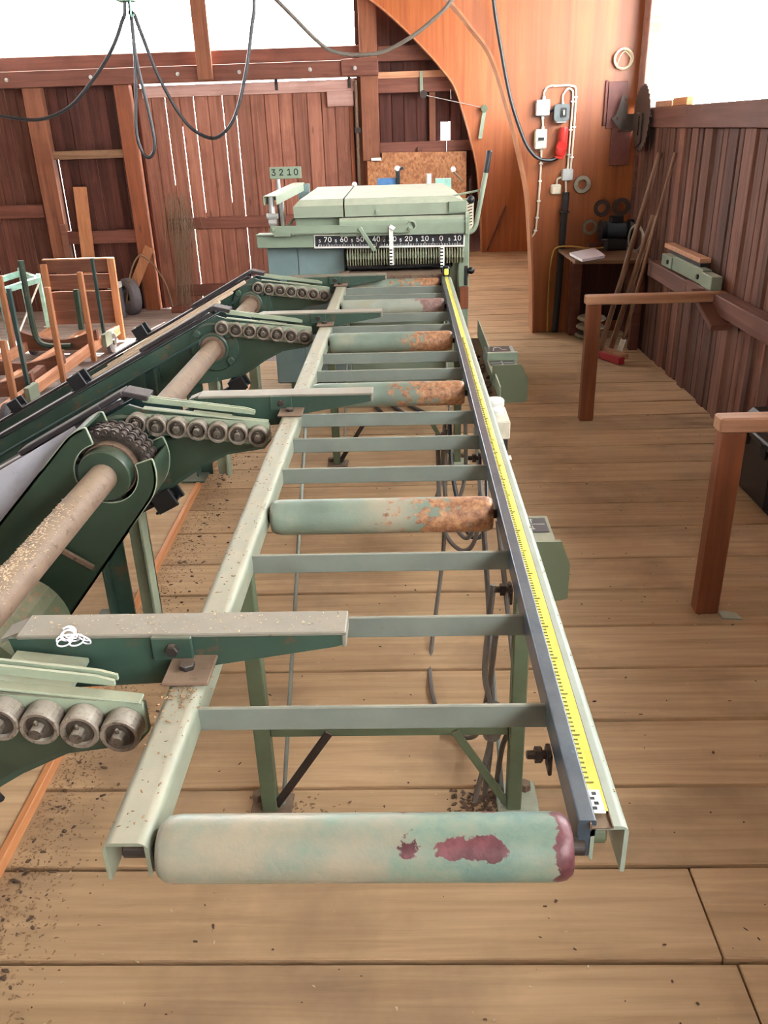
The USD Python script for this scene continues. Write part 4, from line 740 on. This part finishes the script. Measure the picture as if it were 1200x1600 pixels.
j6 = thing('socket_box', 'small cream socket box, lowest of the boxes on the arch', 'socket', (1.232, 7.25, 1.124), 'boxes on the arch')
rbox(1.192, 1.272, 1.124, 1.202, .035, 'meter_cream', j6, 'box_body'); rbox(1.200, 1.264, 1.132, 1.180, .006, 'conduit_cream', j6, 'flap', y=7.215, b=.002)
def conduit(q, lab, k=5, clips=()):
    t = thing('conduit', lab, 'conduit', (q[-1][0], YA, q[-1][1]), 'cream conduits on the arch')
    part(t, 'pipe', tube(ap(*q), .0082, 8, k), 'conduit_cream')
    for x, z in clips: part(t, 'clip', box(x - .014, x + .014, YA - .012, 7.249, z - .006, z + .006, .001), 'white_paint')
conduit([(1.103, 1.842), (1.105, 1.878), (1.138, 1.911), (1.221, 1.913), (1.31, 1.910), (1.347, 1.878), (1.350, 1.703), (1.348, 1.52), (1.342, 1.316)], 'longer cream conduit arching from the junction box over to the right and down', clips=[(1.18, 1.913), (1.349, 1.83), (1.349, 1.62), (1.345, 1.40)])
conduit([(1.249, 1.80), (1.250, 1.850), (1.282, 1.889), (1.312, 1.882), (1.327, 1.838), (1.324, 1.613), (1.319, 1.316)], 'shorter cream conduit looping out of the dark switch and down', clips=[(1.327, 1.80), (1.323, 1.60), (1.320, 1.42)])
conduit([(1.099, 1.685), (1.102, 1.66), (1.104, 1.63)], 'very short cream conduit between junction box and meter box')
conduit([(1.101, 1.447), (1.103, 1.33), (1.099, 1.099), (1.091, .926), (1.080, .841), (1.045, .792)], 'long cream conduit running down from the meter box along the curved edge', clips=[(1.102, 1.36), (1.102, 1.23), (1.098, 1.08), (1.092, .95), (1.082, .85)])
conduit([(1.238, 1.20), (1.241, 1.240), (1.276, 1.254)], 'short bent conduit between the small socket box and junction box')
conduit([(1.308, 1.229), (1.312, 1.18), (1.314, 1.13)], 'short straight conduit leaving the lower junction box')
hs = thing('cable_hose', 'thick black hose running down the arch to the floor', 'hose', (1.29, 7.22, 0)); part(hs, 'hose', tube([(1.312, 7.215, 1.14), (1.307, 7.215, .92), (1.302, 7.21, .641), (1.294, 7.21, .325), (1.284, 7.21, .012)], .028, 12, 6), 'black_rubber'); part(hs, 'strap', box(1.268, 1.345, 7.18, 7.249, .985, .997, .002), 'dark_steel')
# ================================================================== THINGS HUNG ON THE ARCH AND IN THE CORNER
def ring_(name, lab, x, z, r0, r1, m, y=7.235, d=(0, 1, 0), t=.022):
    return one(name, ringm((x, y, z), d, r0, r1, t, 36), m, lab, 'ring', 'rings hung on the arch')
wr_ = thing('wire_coil', 'cream coil of wire hung high on the arch near the window post', 'coil', (1.692, 7.24, 2.01), 'rings hung on the arch')
for k in range(3): part(wr_, 'wire_loop', tube([(1.692 + (.060 + .005 * k) * math.cos(a), 7.236 - .007 * k, 2.082 + (.066 + .004 * (k % 2)) * math.sin(a)) for a in np.linspace(0, 2 * math.pi, 14)], .0075, 6, 4), 'ring_cream')
part(wr_, 'wire_end', tube([(1.645, 7.225, 2.02), (1.66, 7.215, 2.09), (1.70, 7.215, 2.13), (1.755, 7.215, 2.075)], .004, 6), 'ring_cream')
ring_('saw_washer', 'wide pale grey ring on the arch, right of the lower junction box', 1.443, 1.195, .036, .068, 'ring_gray'); ring_('saw_washer', 'thin grey ring on the arch, just above the bench', 1.530, .865, .038, .060, 'ring_gray')
ring_('saw_washer', 'dark rusty ring on the arch, left of the two dark ones', 1.617, 1.009, .036, .066, 'ring_dark'); ring_('saw_washer', 'dark rusty ring on the arch, next to the right wall', 1.775, 1.015, .038, .070, 'ring_dark')
one('hook_plate', box(1.60, 1.745, 7.236, 7.249, 1.60, 1.93, .002), 'brown_plate', 'thin brown upright plate fixed high on the arch beside the saw blade', 'plate'); one('slotted_strip', box(1.575, 1.592, 7.23, 7.249, 1.62, 1.94, .002), 'brown_plate', 'narrow brown strip beside the upright plate', 'strip')
one('hung_board', box(1.645, 1.80, 7.225, 7.249, 1.33, 1.605, .003), 'brown_plate', 'dark brown board hung under the bracket on the arch', 'board')
bk = thing('bent_bracket', 'grey-brown bent bracket with bolt holes, hung beside the saw blade', 'bracket', (1.74, 7.2, 1.58)); part(bk, 'bracket_plate', prism(Polygon([(1.700, 1.830), (1.735, 1.830), (1.752, 1.70), (1.86, 1.70), (1.86, 1.61), (1.79, 1.575), (1.69, 1.60), (1.628, 1.672), (1.665, 1.70)]).difference(Point(1.718, 1.80).buffer(.010)).difference(Point(1.67, 1.67).buffer(.009)).difference(Point(1.725, 1.665).buffer(.009)), 'y', 7.195, 7.203), 'saw_steel'); part(bk, 'bracket_fold', box(1.69, 1.78, 7.14, 7.20, 1.575, 1.583, .001), 'saw_steel')
def sawblade(r, n): return [(r * (1 if k % 3 else .94) * math.cos(2 * math.pi * k / n), r * (1 if k % 3 else .94) * math.sin(2 * math.pi * k / n)) for k in range(n)]
sb = thing('circular_saw', 'toothed dark circular saw blade hung edge-on by the right wall', 'circular saw', (1.80, 6.97, 1.43)); part(sb, 'blade', prism(Polygon([(6.97 + a, 1.665 + b) for a, b in sawblade(.235, 90)]).difference(Point(6.97, 1.665).buffer(.03)), 'x', 1.80, 1.805), 'saw_steel')
part(sb, 'slotted_arm', prism(Polygon([(6.90, 1.70), (6.90, 1.50), (7.04, 1.46), (7.04, 1.70)]).difference(sbox(6.955, 1.55, 6.985, 1.68)), 'x', 1.785, 1.795), 'saw_steel'); part(sb, 'hanging_nail', cyl((1.79, 7.05, 1.70), (1.84, 6.80, 1.675), .006), 'zinc')
one('sill_block', box(1.865, 1.905, 6.45, 6.85, 1.736, 1.775, .004), 'rail_wood', 'pale wood offcut lying on the window sill', 'offcut'); one('sill_block', box(1.86, 1.905, 6.10, 6.40, 1.736, 1.785, .004), 'strip_wood', 'darker orange offcut lying on the window sill', 'offcut')
# bench in the corner
bn = thing('corner_bench', 'small brown wall bench in the corner beside the arch', 'bench', (1.56, 6.85, 0))
part(bn, 'bench_top', prism([(1.275, 7.195), (1.285, 6.52), (1.84, 6.44), (1.84, 7.24), (1.475, 7.24), (1.47, 7.195)], 'z', .680, .706), 'table_wood'); part(bn, 'leg', box(1.39, 1.465, 7.10, 7.17, 0, .68, .004), 'beam_wood'); part(bn, 'apron', box(1.47, 1.84, 7.20, 7.24, .10, .68, .003), 'dark_board_wood'); part(bn, 'leg', box(1.76, 1.83, 6.55, 6.62, 0, .68, .004), 'beam_wood')
pd = thing('paper_pad', 'white paper pad lying on the bench', 'paper pad', (1.4, 6.68, .706))
part(pd, 'sheets', prism([(1.292, 6.79), (1.535, 7.03), (1.525, 6.60), (1.32, 6.43)], 'z', .707, .724), 'paper_white'); part(pd, 'cover_sheet', prism([(1.288, 6.795), (1.537, 7.035), (1.528, 6.595), (1.318, 6.425)], 'z', .7245, .7265), 'paper_white')
gn = thing('bench_grinder', 'dark blue-black bench grinder at the back of the corner bench', 'grinder', (1.70, 7.05, .706))
part(gn, 'motor', lathe([(0, 0), (.06, 0), (.072, .012), (.072, .16), (.06, .172), (0, .172)], (1.615, 7.06, .85), (1, 0, 0), 24), 'fence_blue'); part(gn, 'base', box(1.62, 1.79, 6.98, 7.14, .706, .80, .01), 'black_rubber'); part(gn, 'wheel', ringm((1.590, 7.06, .85), (1, 0, 0), .01, .085, .03), 'black_rubber'); part(gn, 'wheel', ringm((1.815, 7.06, .85), (1, 0, 0), .01, .085, .03), 'black_rubber'); part(gn, 'tool_rest', box(1.57, 1.61, 6.93, 6.98, .79, .80), 'dark_steel'); part(gn, 'terminal_box', box(1.65, 1.75, 7.02, 7.10, .915, .965, .006), 'black_plastic')
one('grey_hoop', ringm((1.80, 6.80, .82), (1, .35, 0), .085, .105, .012), 'ring_gray', 'grey hoop leaning on the bench beside the grinder', 'ring'); one('wood_block', box(1.50, 1.62, 7.08, 7.16, .706, .75, .006), 'beam_wood', 'small reddish wood block on the bench under the thin ring', 'block')
one('yellow_cable', tube([(1.60, 7.0, .73), (1.50, 7.05, .72), (1.35, 7.10, .735), (1.255, 7.18, .715), (1.228, 7.20, .65), (1.216, 7.21, .52), (1.214, 7.21, .273), (1.219, 7.20, .008)], .0065, 8, 10), 'cable_yellow', 'thin yellow cable from the bench down the front of the arch', 'cable')
for k, (z, lab) in enumerate(((.004, 'lowest'), (.075, 'middle'), (.146, 'topmost'))):
    one('grinding_disc', lathe([(0, 0), (.10, 0), (.118, .012), (.118, .022), (.105, .034), (0, .034)], (1.54 + .006 * k, 7.02 - .004 * k, z), (0, 0, 1), 28), 'wire_gray' if k else 'ring_gray', f'{lab} grey disc in the little stack on the floor under the bench', 'disc', 'discs under the bench')
    if k < 2: one('disc_spacer', cyl((1.54, 7.02, z + .034), (1.54, 7.02, z + .071), .05), 'dark_steel', f'{"lower" if k == 0 else "upper"} dark spacer between the grey discs under the bench', 'spacer')
# poles and brooms leaning on the right wall
one('wooden_pole', cyl((1.470, 6.33, .005), (1.826, 6.47, 1.44), .020, 14, r1=.018), 'pole_wood', 'thick wooden pole, left of the broom, leaning on the right wall', 'pole'); one('wooden_pole', cyl((1.575, 6.42, .005), (1.824, 6.46, 1.02), .021, 14), 'pole_wood', 'shorter thick pole between the long pole and the broom', 'pole')
bm = thing('broom', 'push broom with a red brush and thin handle, leaning on the right wall', 'broom', (1.53, 6.2, 0)); part(bm, 'handle', cyl((1.625, 6.26, .10), (1.834, 6.13, 1.45), .0125, 12), 'pole_wood'); part(bm, 'socket', cyl((1.605, 6.27, .03), (1.635, 6.255, .16), .021, 14), 'white_paint', label='white plastic socket')
part(bm, 'brush_block', obox((1.490, 6.40, .055), (1.625, 6.13, .055), .070, .040), 'rail_wood', label='pale brush block'); part(bm, 'bristles', obox((1.470, 6.385, .030), (1.600, 6.115, .030), .055, .055), 'red_brush', label='red bristles')
# green clamp on the ledger
lc = thing('green_clamp', 'green steel box section lying on the ledger of the right wall', 'steel section', (1.79, 5.45, .745)); part(lc, 'section_body', box(1.77, 1.825, 5.12, 5.72, .746, .835, .004), 'machine_green'); part(lc, 'end_cap', box(1.765, 1.825, 5.73, 5.95, .746, .822, .004), 'machine_green'); part(lc, 'end_cap', box(1.760, 1.825, 4.93, 5.11, .746, .825, .004), 'machine_green')
for y_, z_ in ((5.80, .785), (5.19, .785)): part(lc, 'bolt', hexa((1.765 if y_ > 5.7 else 1.77, y_, z_), (-1, 0, 0), .016, .010), 'ink_black')
part(lc, 'board_seat', box(1.785, 1.83, 5.22, 5.85, .836, .862, .003), 'black_rubber')
one('ledger_board', box(1.765, 1.832, 5.18, 5.92, .864, .894, .004), 'rail_wood', 'weathered board lying on top of the green steel section', 'board')
ck = thing('black_case', 'black plastic tool case standing by the right wall', 'case', (1.72, 3.6, 0)); part(ck, 'case_body', box(1.60, 1.80, 3.42, 3.84, 0, .41, .035), 'black_plastic'); part(ck, 'case_lid', box(1.59, 1.815, 3.41, 3.85, .30, .335, .006), 'black_plastic'); part(ck, 'handle', tube([(1.70, 3.52, .40), (1.70, 3.53, .45), (1.70, 3.73, .45), (1.70, 3.74, .40)], .012, 8, 5), 'black_plastic')
for y_ in (3.50, 3.70): part(ck, 'latch', box(1.585, 1.60, y_, y_ + .05, .26, .33, .004), 'black_rubber')
# lever and wire on the far arch and end wall
ll = thing('wall_lever', 'green crank lever on the far arch, a wire running to the wall', 'lever', (1.07, 12.3, 1.50)); part(ll, 'lever_arm', obox((1.100, 12.32, 1.86), (1.040, 12.30, 1.48), .050, .02, (0, 1, 0)), 'machine_green'); part(ll, 'lever_hub', cyl((1.09, 12.355, 1.85), (1.09, 12.27, 1.85), .045), 'leg_green'); part(ll, 'pull_wire', cyl((.33, 12.40, 2.03), (1.07, 12.29, 1.86), .005), 'zinc')
wb2 = thing('wall_pulley', 'grey-green pulley bracket on the end-wall girt, holding the wire', 'bracket', (.28, 12.5, 2.0)); part(wb2, 'bracket_strap', box(.24, .285, 12.545, 12.575, 2.06, 2.33, .003), 'machine_green'); part(wb2, 'pulley', cyl((.29, 12.50, 2.05), (.29, 12.56, 2.05), .05), 'dark_steel')
ob = thing('chipboard_panel', 'orange chipboard panel fixed low on the end wall, behind the saw', 'panel', (.2, 12.45, .6)); part(ob, 'board', prism([(-.50, .62), (.875, .62), (.875, 1.33), (-.292, 1.345), (-.292, 1.25), (-.50, 1.245)], 'y', 12.475, 12.49), 'osb', label='oriented-strand chipboard')
one('white_scrap', box(-.44, -.30, 12.43, 12.47, 1.248, 1.282, .002), 'white_paint', 'small white strip on the step of the chipboard panel', 'strip')
one('string', cyl((.60, 12.52, 1.30), (.60, 12.52, 1.475), .006), 'white_paint', 'short white string hanging below the small window hole', 'string'); one('string', cyl((.66, 12.55, 1.98), (.655, 12.55, 2.10), .006), 'white_paint', 'short white string under the long girt by the far arch', 'string')
# ================================================================== HANGING CABLES
def hang(lab, p, r=.011, m='cable_black', extra=()):
    t = thing('hanging_cable', lab, 'cable', tuple(p[0]), 'cables hanging under the roof'); part(t, 'cable', tube(p, r, 8, 8), m)
    for n_, g, mm in extra: part(t, n_, g, mm)
hang('black cable sagging across the left end of the far wall', [(-3.6, 6, 2.10), (-3.0, 6, 1.86), (-2.647, 6, 1.803), (-2.398, 6, 1.774), (-2.19, 6, 1.835), (-2.02, 6, 1.970), (-1.86, 6, 2.14), (-1.76, 6, 2.30), (-1.716, 6, 2.44), (-1.70, 6, 3.0), (-1.70, 6, 4.6)])
hang('black cable hanging in a narrow closed loop in front of the barn door', [(-1.705, 6.02, 4.6), (-1.700, 6.02, 2.9), (-1.695, 6.02, 2.34), (-1.72, 6.02, 2.0), (-1.765, 6.02, 1.70), (-1.745, 6.02, 1.56), (-1.700, 6.02, 1.525), (-1.655, 6.02, 1.60), (-1.665, 6.02, 1.80), (-1.70, 6.02, 2.1), (-1.695, 6.02, 2.36)])
hang('black cable sagging in a deep curve in front of the barn door', [(-1.695, 5.98, 2.36), (-1.665, 5.98, 2.345), (-1.637, 5.98, 2.25), (-1.557, 5.98, 1.99), (-1.425, 5.98, 1.735), (-1.289, 5.98, 1.635), (-1.19, 5.98, 1.65), (-1.09, 5.98, 1.76), (-.998, 5.98, 2.0), (-.935, 5.98, 2.25), (-.904, 5.98, 2.42), (-.88, 5.98, 3.0), (-.87, 5.98, 4.6)],
     extra=[('hook', merge(tube([(-1.675, 5.97, 2.62), (-1.675, 5.97, 2.42), (-1.68, 5.97, 2.34), (-1.66, 5.97, 2.345)], .006, 6), box(-1.76, -1.66, 5.95, 6.05, 2.42, 2.46)), 'mint_paint')])
hang('dark cable sagging across the end window in front of the far arch', [(-1.3, 6, 3.1), (-.90, 6, 2.50), (-.769, 6, 2.398), (-.513, 6, 2.154), (-.40, 6, 2.10), (-.272, 6, 2.083), (-.12, 6, 2.095), (.054, 6, 2.166), (.20, 6, 2.26), (.315, 6, 2.36), (.45, 6, 2.55), (.8, 6, 3.6)], .012, 'cable_gray')
hang('thick black cable dropping down the near arch to the red plug', [(.62, 7.15, 3.2), (.66, 7.15, 2.75), (.69, 7.15, 2.47), (.740, 7.15, 2.22), (.832, 7.15, 1.84), (.945, 7.15, 1.55), (1.02, 7.15, 1.44), (1.085, 7.15, 1.395), (1.16, 7.16, 1.385), (1.21, 7.18, 1.395), (1.234, 7.185, 1.405)], .014)
# ================================================================== HAND WAGON on the lower ground, and what stands round it
wg = thing('hand_wagon', 'old hay wagon with wooden and green stakes, standing left of the conveyor', 'wagon', (-4.1, 8.8, G))
XR, XLW = -3.60, -4.50
for x in (XR - .03, XLW + .03): part(wg, 'side_beam', box(x - .035, x + .035, 6.85, 10.36, -.60, -.495, .006), 'wagon_rail_wood')
for yb, sag in ((7.72, .10), (8.52, .11), (9.58, .11)):
    t = np.linspace(0, 1, 15); top = [(XLW + (XR - XLW) * s, -.37 - sag * math.sin(math.pi * s)) for s in t]
    part(wg, 'cross_bolster', prism([(XLW, -.60)] + top + [(XR, -.60)], 'y', yb - .03, yb + .03), 'wagon_board_wood', label='cross beam with a hollowed top')
def stake(x, y, z0, z1, m='wagon_wood', s=.055, dy=.04): part(wg, 'stake', obox((x, y, z0), (x, y + dy, z1), s, s, (0, 1, 0), .006), m)
for y_, z1, z0 in ((7.20, .05, -.66), (8.34, .315, -.71), (9.27, .32, -.67)): stake(XR + .025, y_, z0, z1)
stake(XLW - .02, 9.36, -.6, .29); stake(XLW, 8.2, -.62, .34)
part(wg, 'headboard_stile', obox((-3.63, 10.47, -.70), (-3.63, 10.53, .30), .085, .05, (0, 1, 0)), 'wagon_wood'); part(wg, 'headboard_stile', obox((-4.47, 10.45, -.62), (-4.47, 10.50, .25), .075, .05, (0, 1, 0)), 'wagon_wood')
for k, (z0, z1) in enumerate(((-.50, -.345), (-.335, -.19), (-.185, -.075), (-.065, .03), (.035, .105), (.135, .285))): part(wg, 'headboard_plank', box(-4.46 + .01 * (k % 2), -3.63, 10.54, 10.565, z0, z1 + (.006 if z1 != -.075 else -.02), .003), 'wagon_board_wood')
part(wg, 'headboard_cap', box(-4.49, -3.60, 10.52, 10.58, .288, .305, .003), 'rail_wood')
for y_, z1, x in ((9.76, .40, XR + .01), (7.56, .44, XR + .01)):
    st = part(wg, 'steel_stake', obox((x, y_, -.55), (x, y_ + .03, z1), .035, .045, (0, 1, 0), .004), 'teal_green', label='dark green steel stake'); part(st, 'stake_bracket', box(x + .005, x + .055, y_ - .12, y_ + .10, -.60, -.45, .004), 'machine_green')
part(wg, 'steel_bow', tube([(-4.29, 9.5, .43), (-4.30, 9.5, .0), (-4.30, 9.5, -.35), (-4.27, 9.5, -.48), (-4.18, 9.5, -.53), (-4.05, 9.5, -.54), (-3.9, 9.5, -.54)], .035, 8, 6), 'dark_green', label='bent dark green steel bow'); stake(-4.02, 10.2, -.5, -.02, 'dark_green', .06)
for y_ in (7.03, 9.9):
    for x in (XR + .03, XLW - .03):
        w_ = part(wg, 'wheel', lathe([(.03, -.03), (.075, -.03), (.10, -.036), (.13, -.022), (.133, 0), (.13, .022), (.10, .036), (.075, .03), (.03, .03), (.03, -.03)], (x, y_, -.595), (1, 0, 0), 28), 'tire_gray'); part(w_, 'wheel_hub', cyl((x - .05, y_, -.595), (x + .05, y_, -.595), .035), 'dark_steel')
    part(wg, 'wheel_axle', cyl((XLW, y_, -.595), (XR, y_, -.595), .018), 'dark_steel')
part(wg, 'drawbar_block', obox((-3.86, 8.05, -.57), (-3.80, 8.4, -.52), .09, .09), 'wagon_board_wood'); part(wg, 'drawbar', obox((-4.05, 7.0, -.57), (-4.05, 10.3, -.57), .08, .07), 'wagon_rail_wood')
mf = thing('mint_frame', 'mint green steel frame on legs standing behind the wagon', 'frame', (-4.7, 10.0, G))
c4 = [(-4.88, 10.07, .006), (-4.74, 10.92, .006), (-5.23, 11.50, .006), (-5.32, 10.65, .006)]
for a, b in zip(c4, c4[1:] + c4[:1]): part(mf, 'frame_bar', obox(a, b, .06, .07), 'mint_paint')
for p in c4: part(mf, 'leg', obox((p[0], p[1], G), (p[0], p[1], .08), .045, .045, (0, 1, 0)), 'mint_paint')
part(mf, 'stay', cyl((-4.74, 10.92, -.02), (-4.86, 10.2, -.6), .012), 'white_paint')
tr_ = thing('old_wheel', 'old grey wheel with a wide rim leaning at the foot of the far wall', 'wheel', (-4.05, 12.2, G)); part(tr_, 'rim', ringm((-4.03, 12.25, -.47), (.75, .66, 0), .17, .26, .16, 36, .03), 'tire_gray'); part(tr_, 'hub', cyl((-4.08, 12.21, -.47), (-3.98, 12.30, -.47), .06), 'dark_steel'); part(tr_, 'spoke', obox((-4.03, 12.25, -.70), (-4.03, 12.25, -.24), .05, .02, (.75, .66, 0)), 'wagon_wood')
bx = thing('tin_box', 'pale square tin standing in front of the old wheel', 'tin', (-4.15, 12.0, G)); part(bx, 'tin_body', box(-4.24, -4.06, 11.96, 12.06, G, -.24, .006), 'tire_gray'); part(bx, 'tin_top', box(-4.245, -4.055, 11.955, 12.065, -.30, -.22, .006), 'box_gray')
one('leaning_board', obox((-4.22, 12.43, G), (-3.72, 12.53, .18), .14, .025, (0, 1, .2)), 'wagon_wood', 'rough board leaning slantwise beside the old wheel', 'board')
one('leaning_board', obox((-4.66, 12.46, G), (-4.62, 12.60, 1.02), .19, .025, (0, 1, 0)), 'wagon_wood', 'tall pale board leaning upright between the wall posts', 'board'); one('leaning_board', obox((-4.93, 12.46, G), (-4.93, 12.52, .53), .085, .03, (0, 1, 0)), 'wagon_board_wood', 'short narrow board leaning beside the left wall post', 'board')
one('floor_sill', box(-3.45, -2.2, 12.25, 12.36, G, G + .10, .006), 'beam_wood', 'low timber lying along the foot of the barn door', 'timber'); one('bent_stick', tube([(-4.05, 12.1, -.55), (-3.93, 12.1, -.15), (-3.82, 12.1, .06), (-3.717, 12.1, .116), (-3.556, 12.1, -.039), (-3.43, 12.1, -.30), (-3.38, 12.1, -.6)], .012, 6), 'straw', 'bent dry branch arching at the foot of the wall', 'branch')
st_ = []
rr = random.Random(3)
for k in range(34):
    x0 = -3.18 + rr.uniform(-.13, .10); top = rr.uniform(.5, .86); s = rr.choice([-1, 1]); dx = rr.uniform(.06, .26) * s
    y_ = 12.35 + rr.uniform(-.12, .12)
    st_.append(tube([(x0 - .1 + dx * .2, y_, G), (x0 - .05, y_, -.1), (x0 + dx * .25, y_, top - .05), (x0 + dx * .6, y_, top), (x0 + dx, y_, top - rr.uniform(.25, .7))], rr.uniform(.002, .0045), 4, 4))
one('dry_stalks', merge(*st_), 'straw', 'bundle of dry drooping plant stalks in front of the barn door', 'dry plants', kind='stuff')
# ================================================================== SAWDUST AND CHIPS
_ico = trimesh.creation.icosahedron()
def chips(n, f, s0, s1, seed):
    q = random.Random(seed); rg = np.random.default_rng(seed); V, F = [], []
    for k in range(n):
        x, y, z = f(q); s = q.uniform(s0, s1); a = q.uniform(0, 6.3); c, d = math.cos(a), math.sin(a)
        v = np.array(_ico.vertices) * rg.uniform(.55, 1.25, (12, 1)) * np.array([s * q.uniform(.6, 1.6), s * .6, s * q.uniform(.15, .4)])
        V.append(v @ np.array([[c, d, 0], [-d, c, 0], [0, 0, 1]]) + [x, y, z + s * .12]); F.append(np.array(_ico.faces) + 12 * k)
    return np.vstack(V), np.vstack(F)
def along(q):
    y = .95 + 4.4 * q.random() ** 1.3; e = abs(q.gauss(0, .085)); return (-1.02 - .019 * (y - .9) + e + .012, y, .001)
one('sawdust', chips(5200, along, .0015, .005, 5), 'sawdust', 'sawdust drifted along the edge of the floor timber', 'sawdust', kind='stuff')
one('bark_chips', chips(260, lambda q: (-1.0 + abs(q.gauss(0, .08)), q.uniform(1.1, 4.8), .001), .003, .011, 9), 'bark', 'dark bark chips scattered beside the floor timber', 'bark', kind='stuff')
one('floor_chips', chips(420, lambda q: (q.uniform(-1.0, 1.7), .8 + 4.5 * q.random() ** 1.4, .0005), .002, .006, 11), 'bark', 'small dark crumbs scattered over the deck', 'crumbs', kind='stuff'); one('pale_chips', chips(260, lambda q: (q.uniform(-1.0, 1.6), .8 + 4 * q.random() ** 1.5, .0005), .002, .006, 12), 'shaving', 'small pale shavings scattered over the deck', 'shavings', kind='stuff')
def onshaft(q):
    a = math.radians(90 + q.gauss(0, 28)); y = q.choice([1.55, 1.62, 1.75, 1.9]) + q.gauss(0, .10); return (-.93 + .0435 * math.cos(a), y, .72 + .0425 * math.sin(a))
one('shaft_sawdust', chips(700, onshaft, .002, .005, 4), 'shaving', 'pale sawdust caked on top of the drive shaft', 'sawdust', kind='stuff')
cu = []
q = random.Random(8)
for k in range(6):
    c = np.array([-.585 + q.uniform(-.022, .022), 1.20 + q.uniform(-.012, .012), .872]); a0 = q.uniform(0, 6)
    cu.append(tube([c + np.array([.011 * math.cos(a0 + a), .006 * math.sin(a0 * 2 + a) , .009 * math.sin(a0 + a) + .001 * a]) for a in np.linspace(0, 8, 12)], .0016, 5, 3))
one('wood_curl', merge(*cu), 'paper_white', 'white curls of planed wood caught on the nearest fork', 'shavings', kind='stuff')
one('leg_debris', chips(160, lambda q: (.17 + q.gauss(0, .05), 1.70 + q.gauss(0, .035), .001), .004, .010, 21), 'bark', 'dark debris heaped at the foot of the right front leg', 'debris', kind='stuff'); one('leg_debris', chips(120, lambda q: (-.33 + q.gauss(0, .05), 1.68 + q.gauss(0, .03), .001), .003, .008, 22), 'sawdust', 'brown debris heaped at the foot of the left front leg', 'debris', kind='stuff')

def on_rail(q):
    return (q.choice([q.uniform(-.412, -.358), q.uniform(-.412, -.358), q.uniform(.262, .278)]), .83 + 2.6 * q.random() ** 1.3, ZT + .0005)
one('rail_crumbs', chips(420, on_rail, .0012, .0035, 31), 'sawdust', 'tiny crumbs of sawdust lying on both rails of the table', 'sawdust', kind='stuff')
one('fork_crumbs', chips(160, lambda q: (q.uniform(-.69, -.13), 1.255 + q.uniform(-.028, .034), .8645), .0012, .003, 32), 'shaving', 'pale crumbs lying on top of the nearest fork', 'sawdust', kind='stuff')
one('plate_crumbs', chips(130, lambda q: (-.385 + q.gauss(0, .02), 1.13 + q.gauss(0, .035), ZT + (.0085 if False else .001)), .0015, .004, 33), 'sawdust', 'brown crumbs round the base plate of the nearest fork', 'sawdust', kind='stuff')
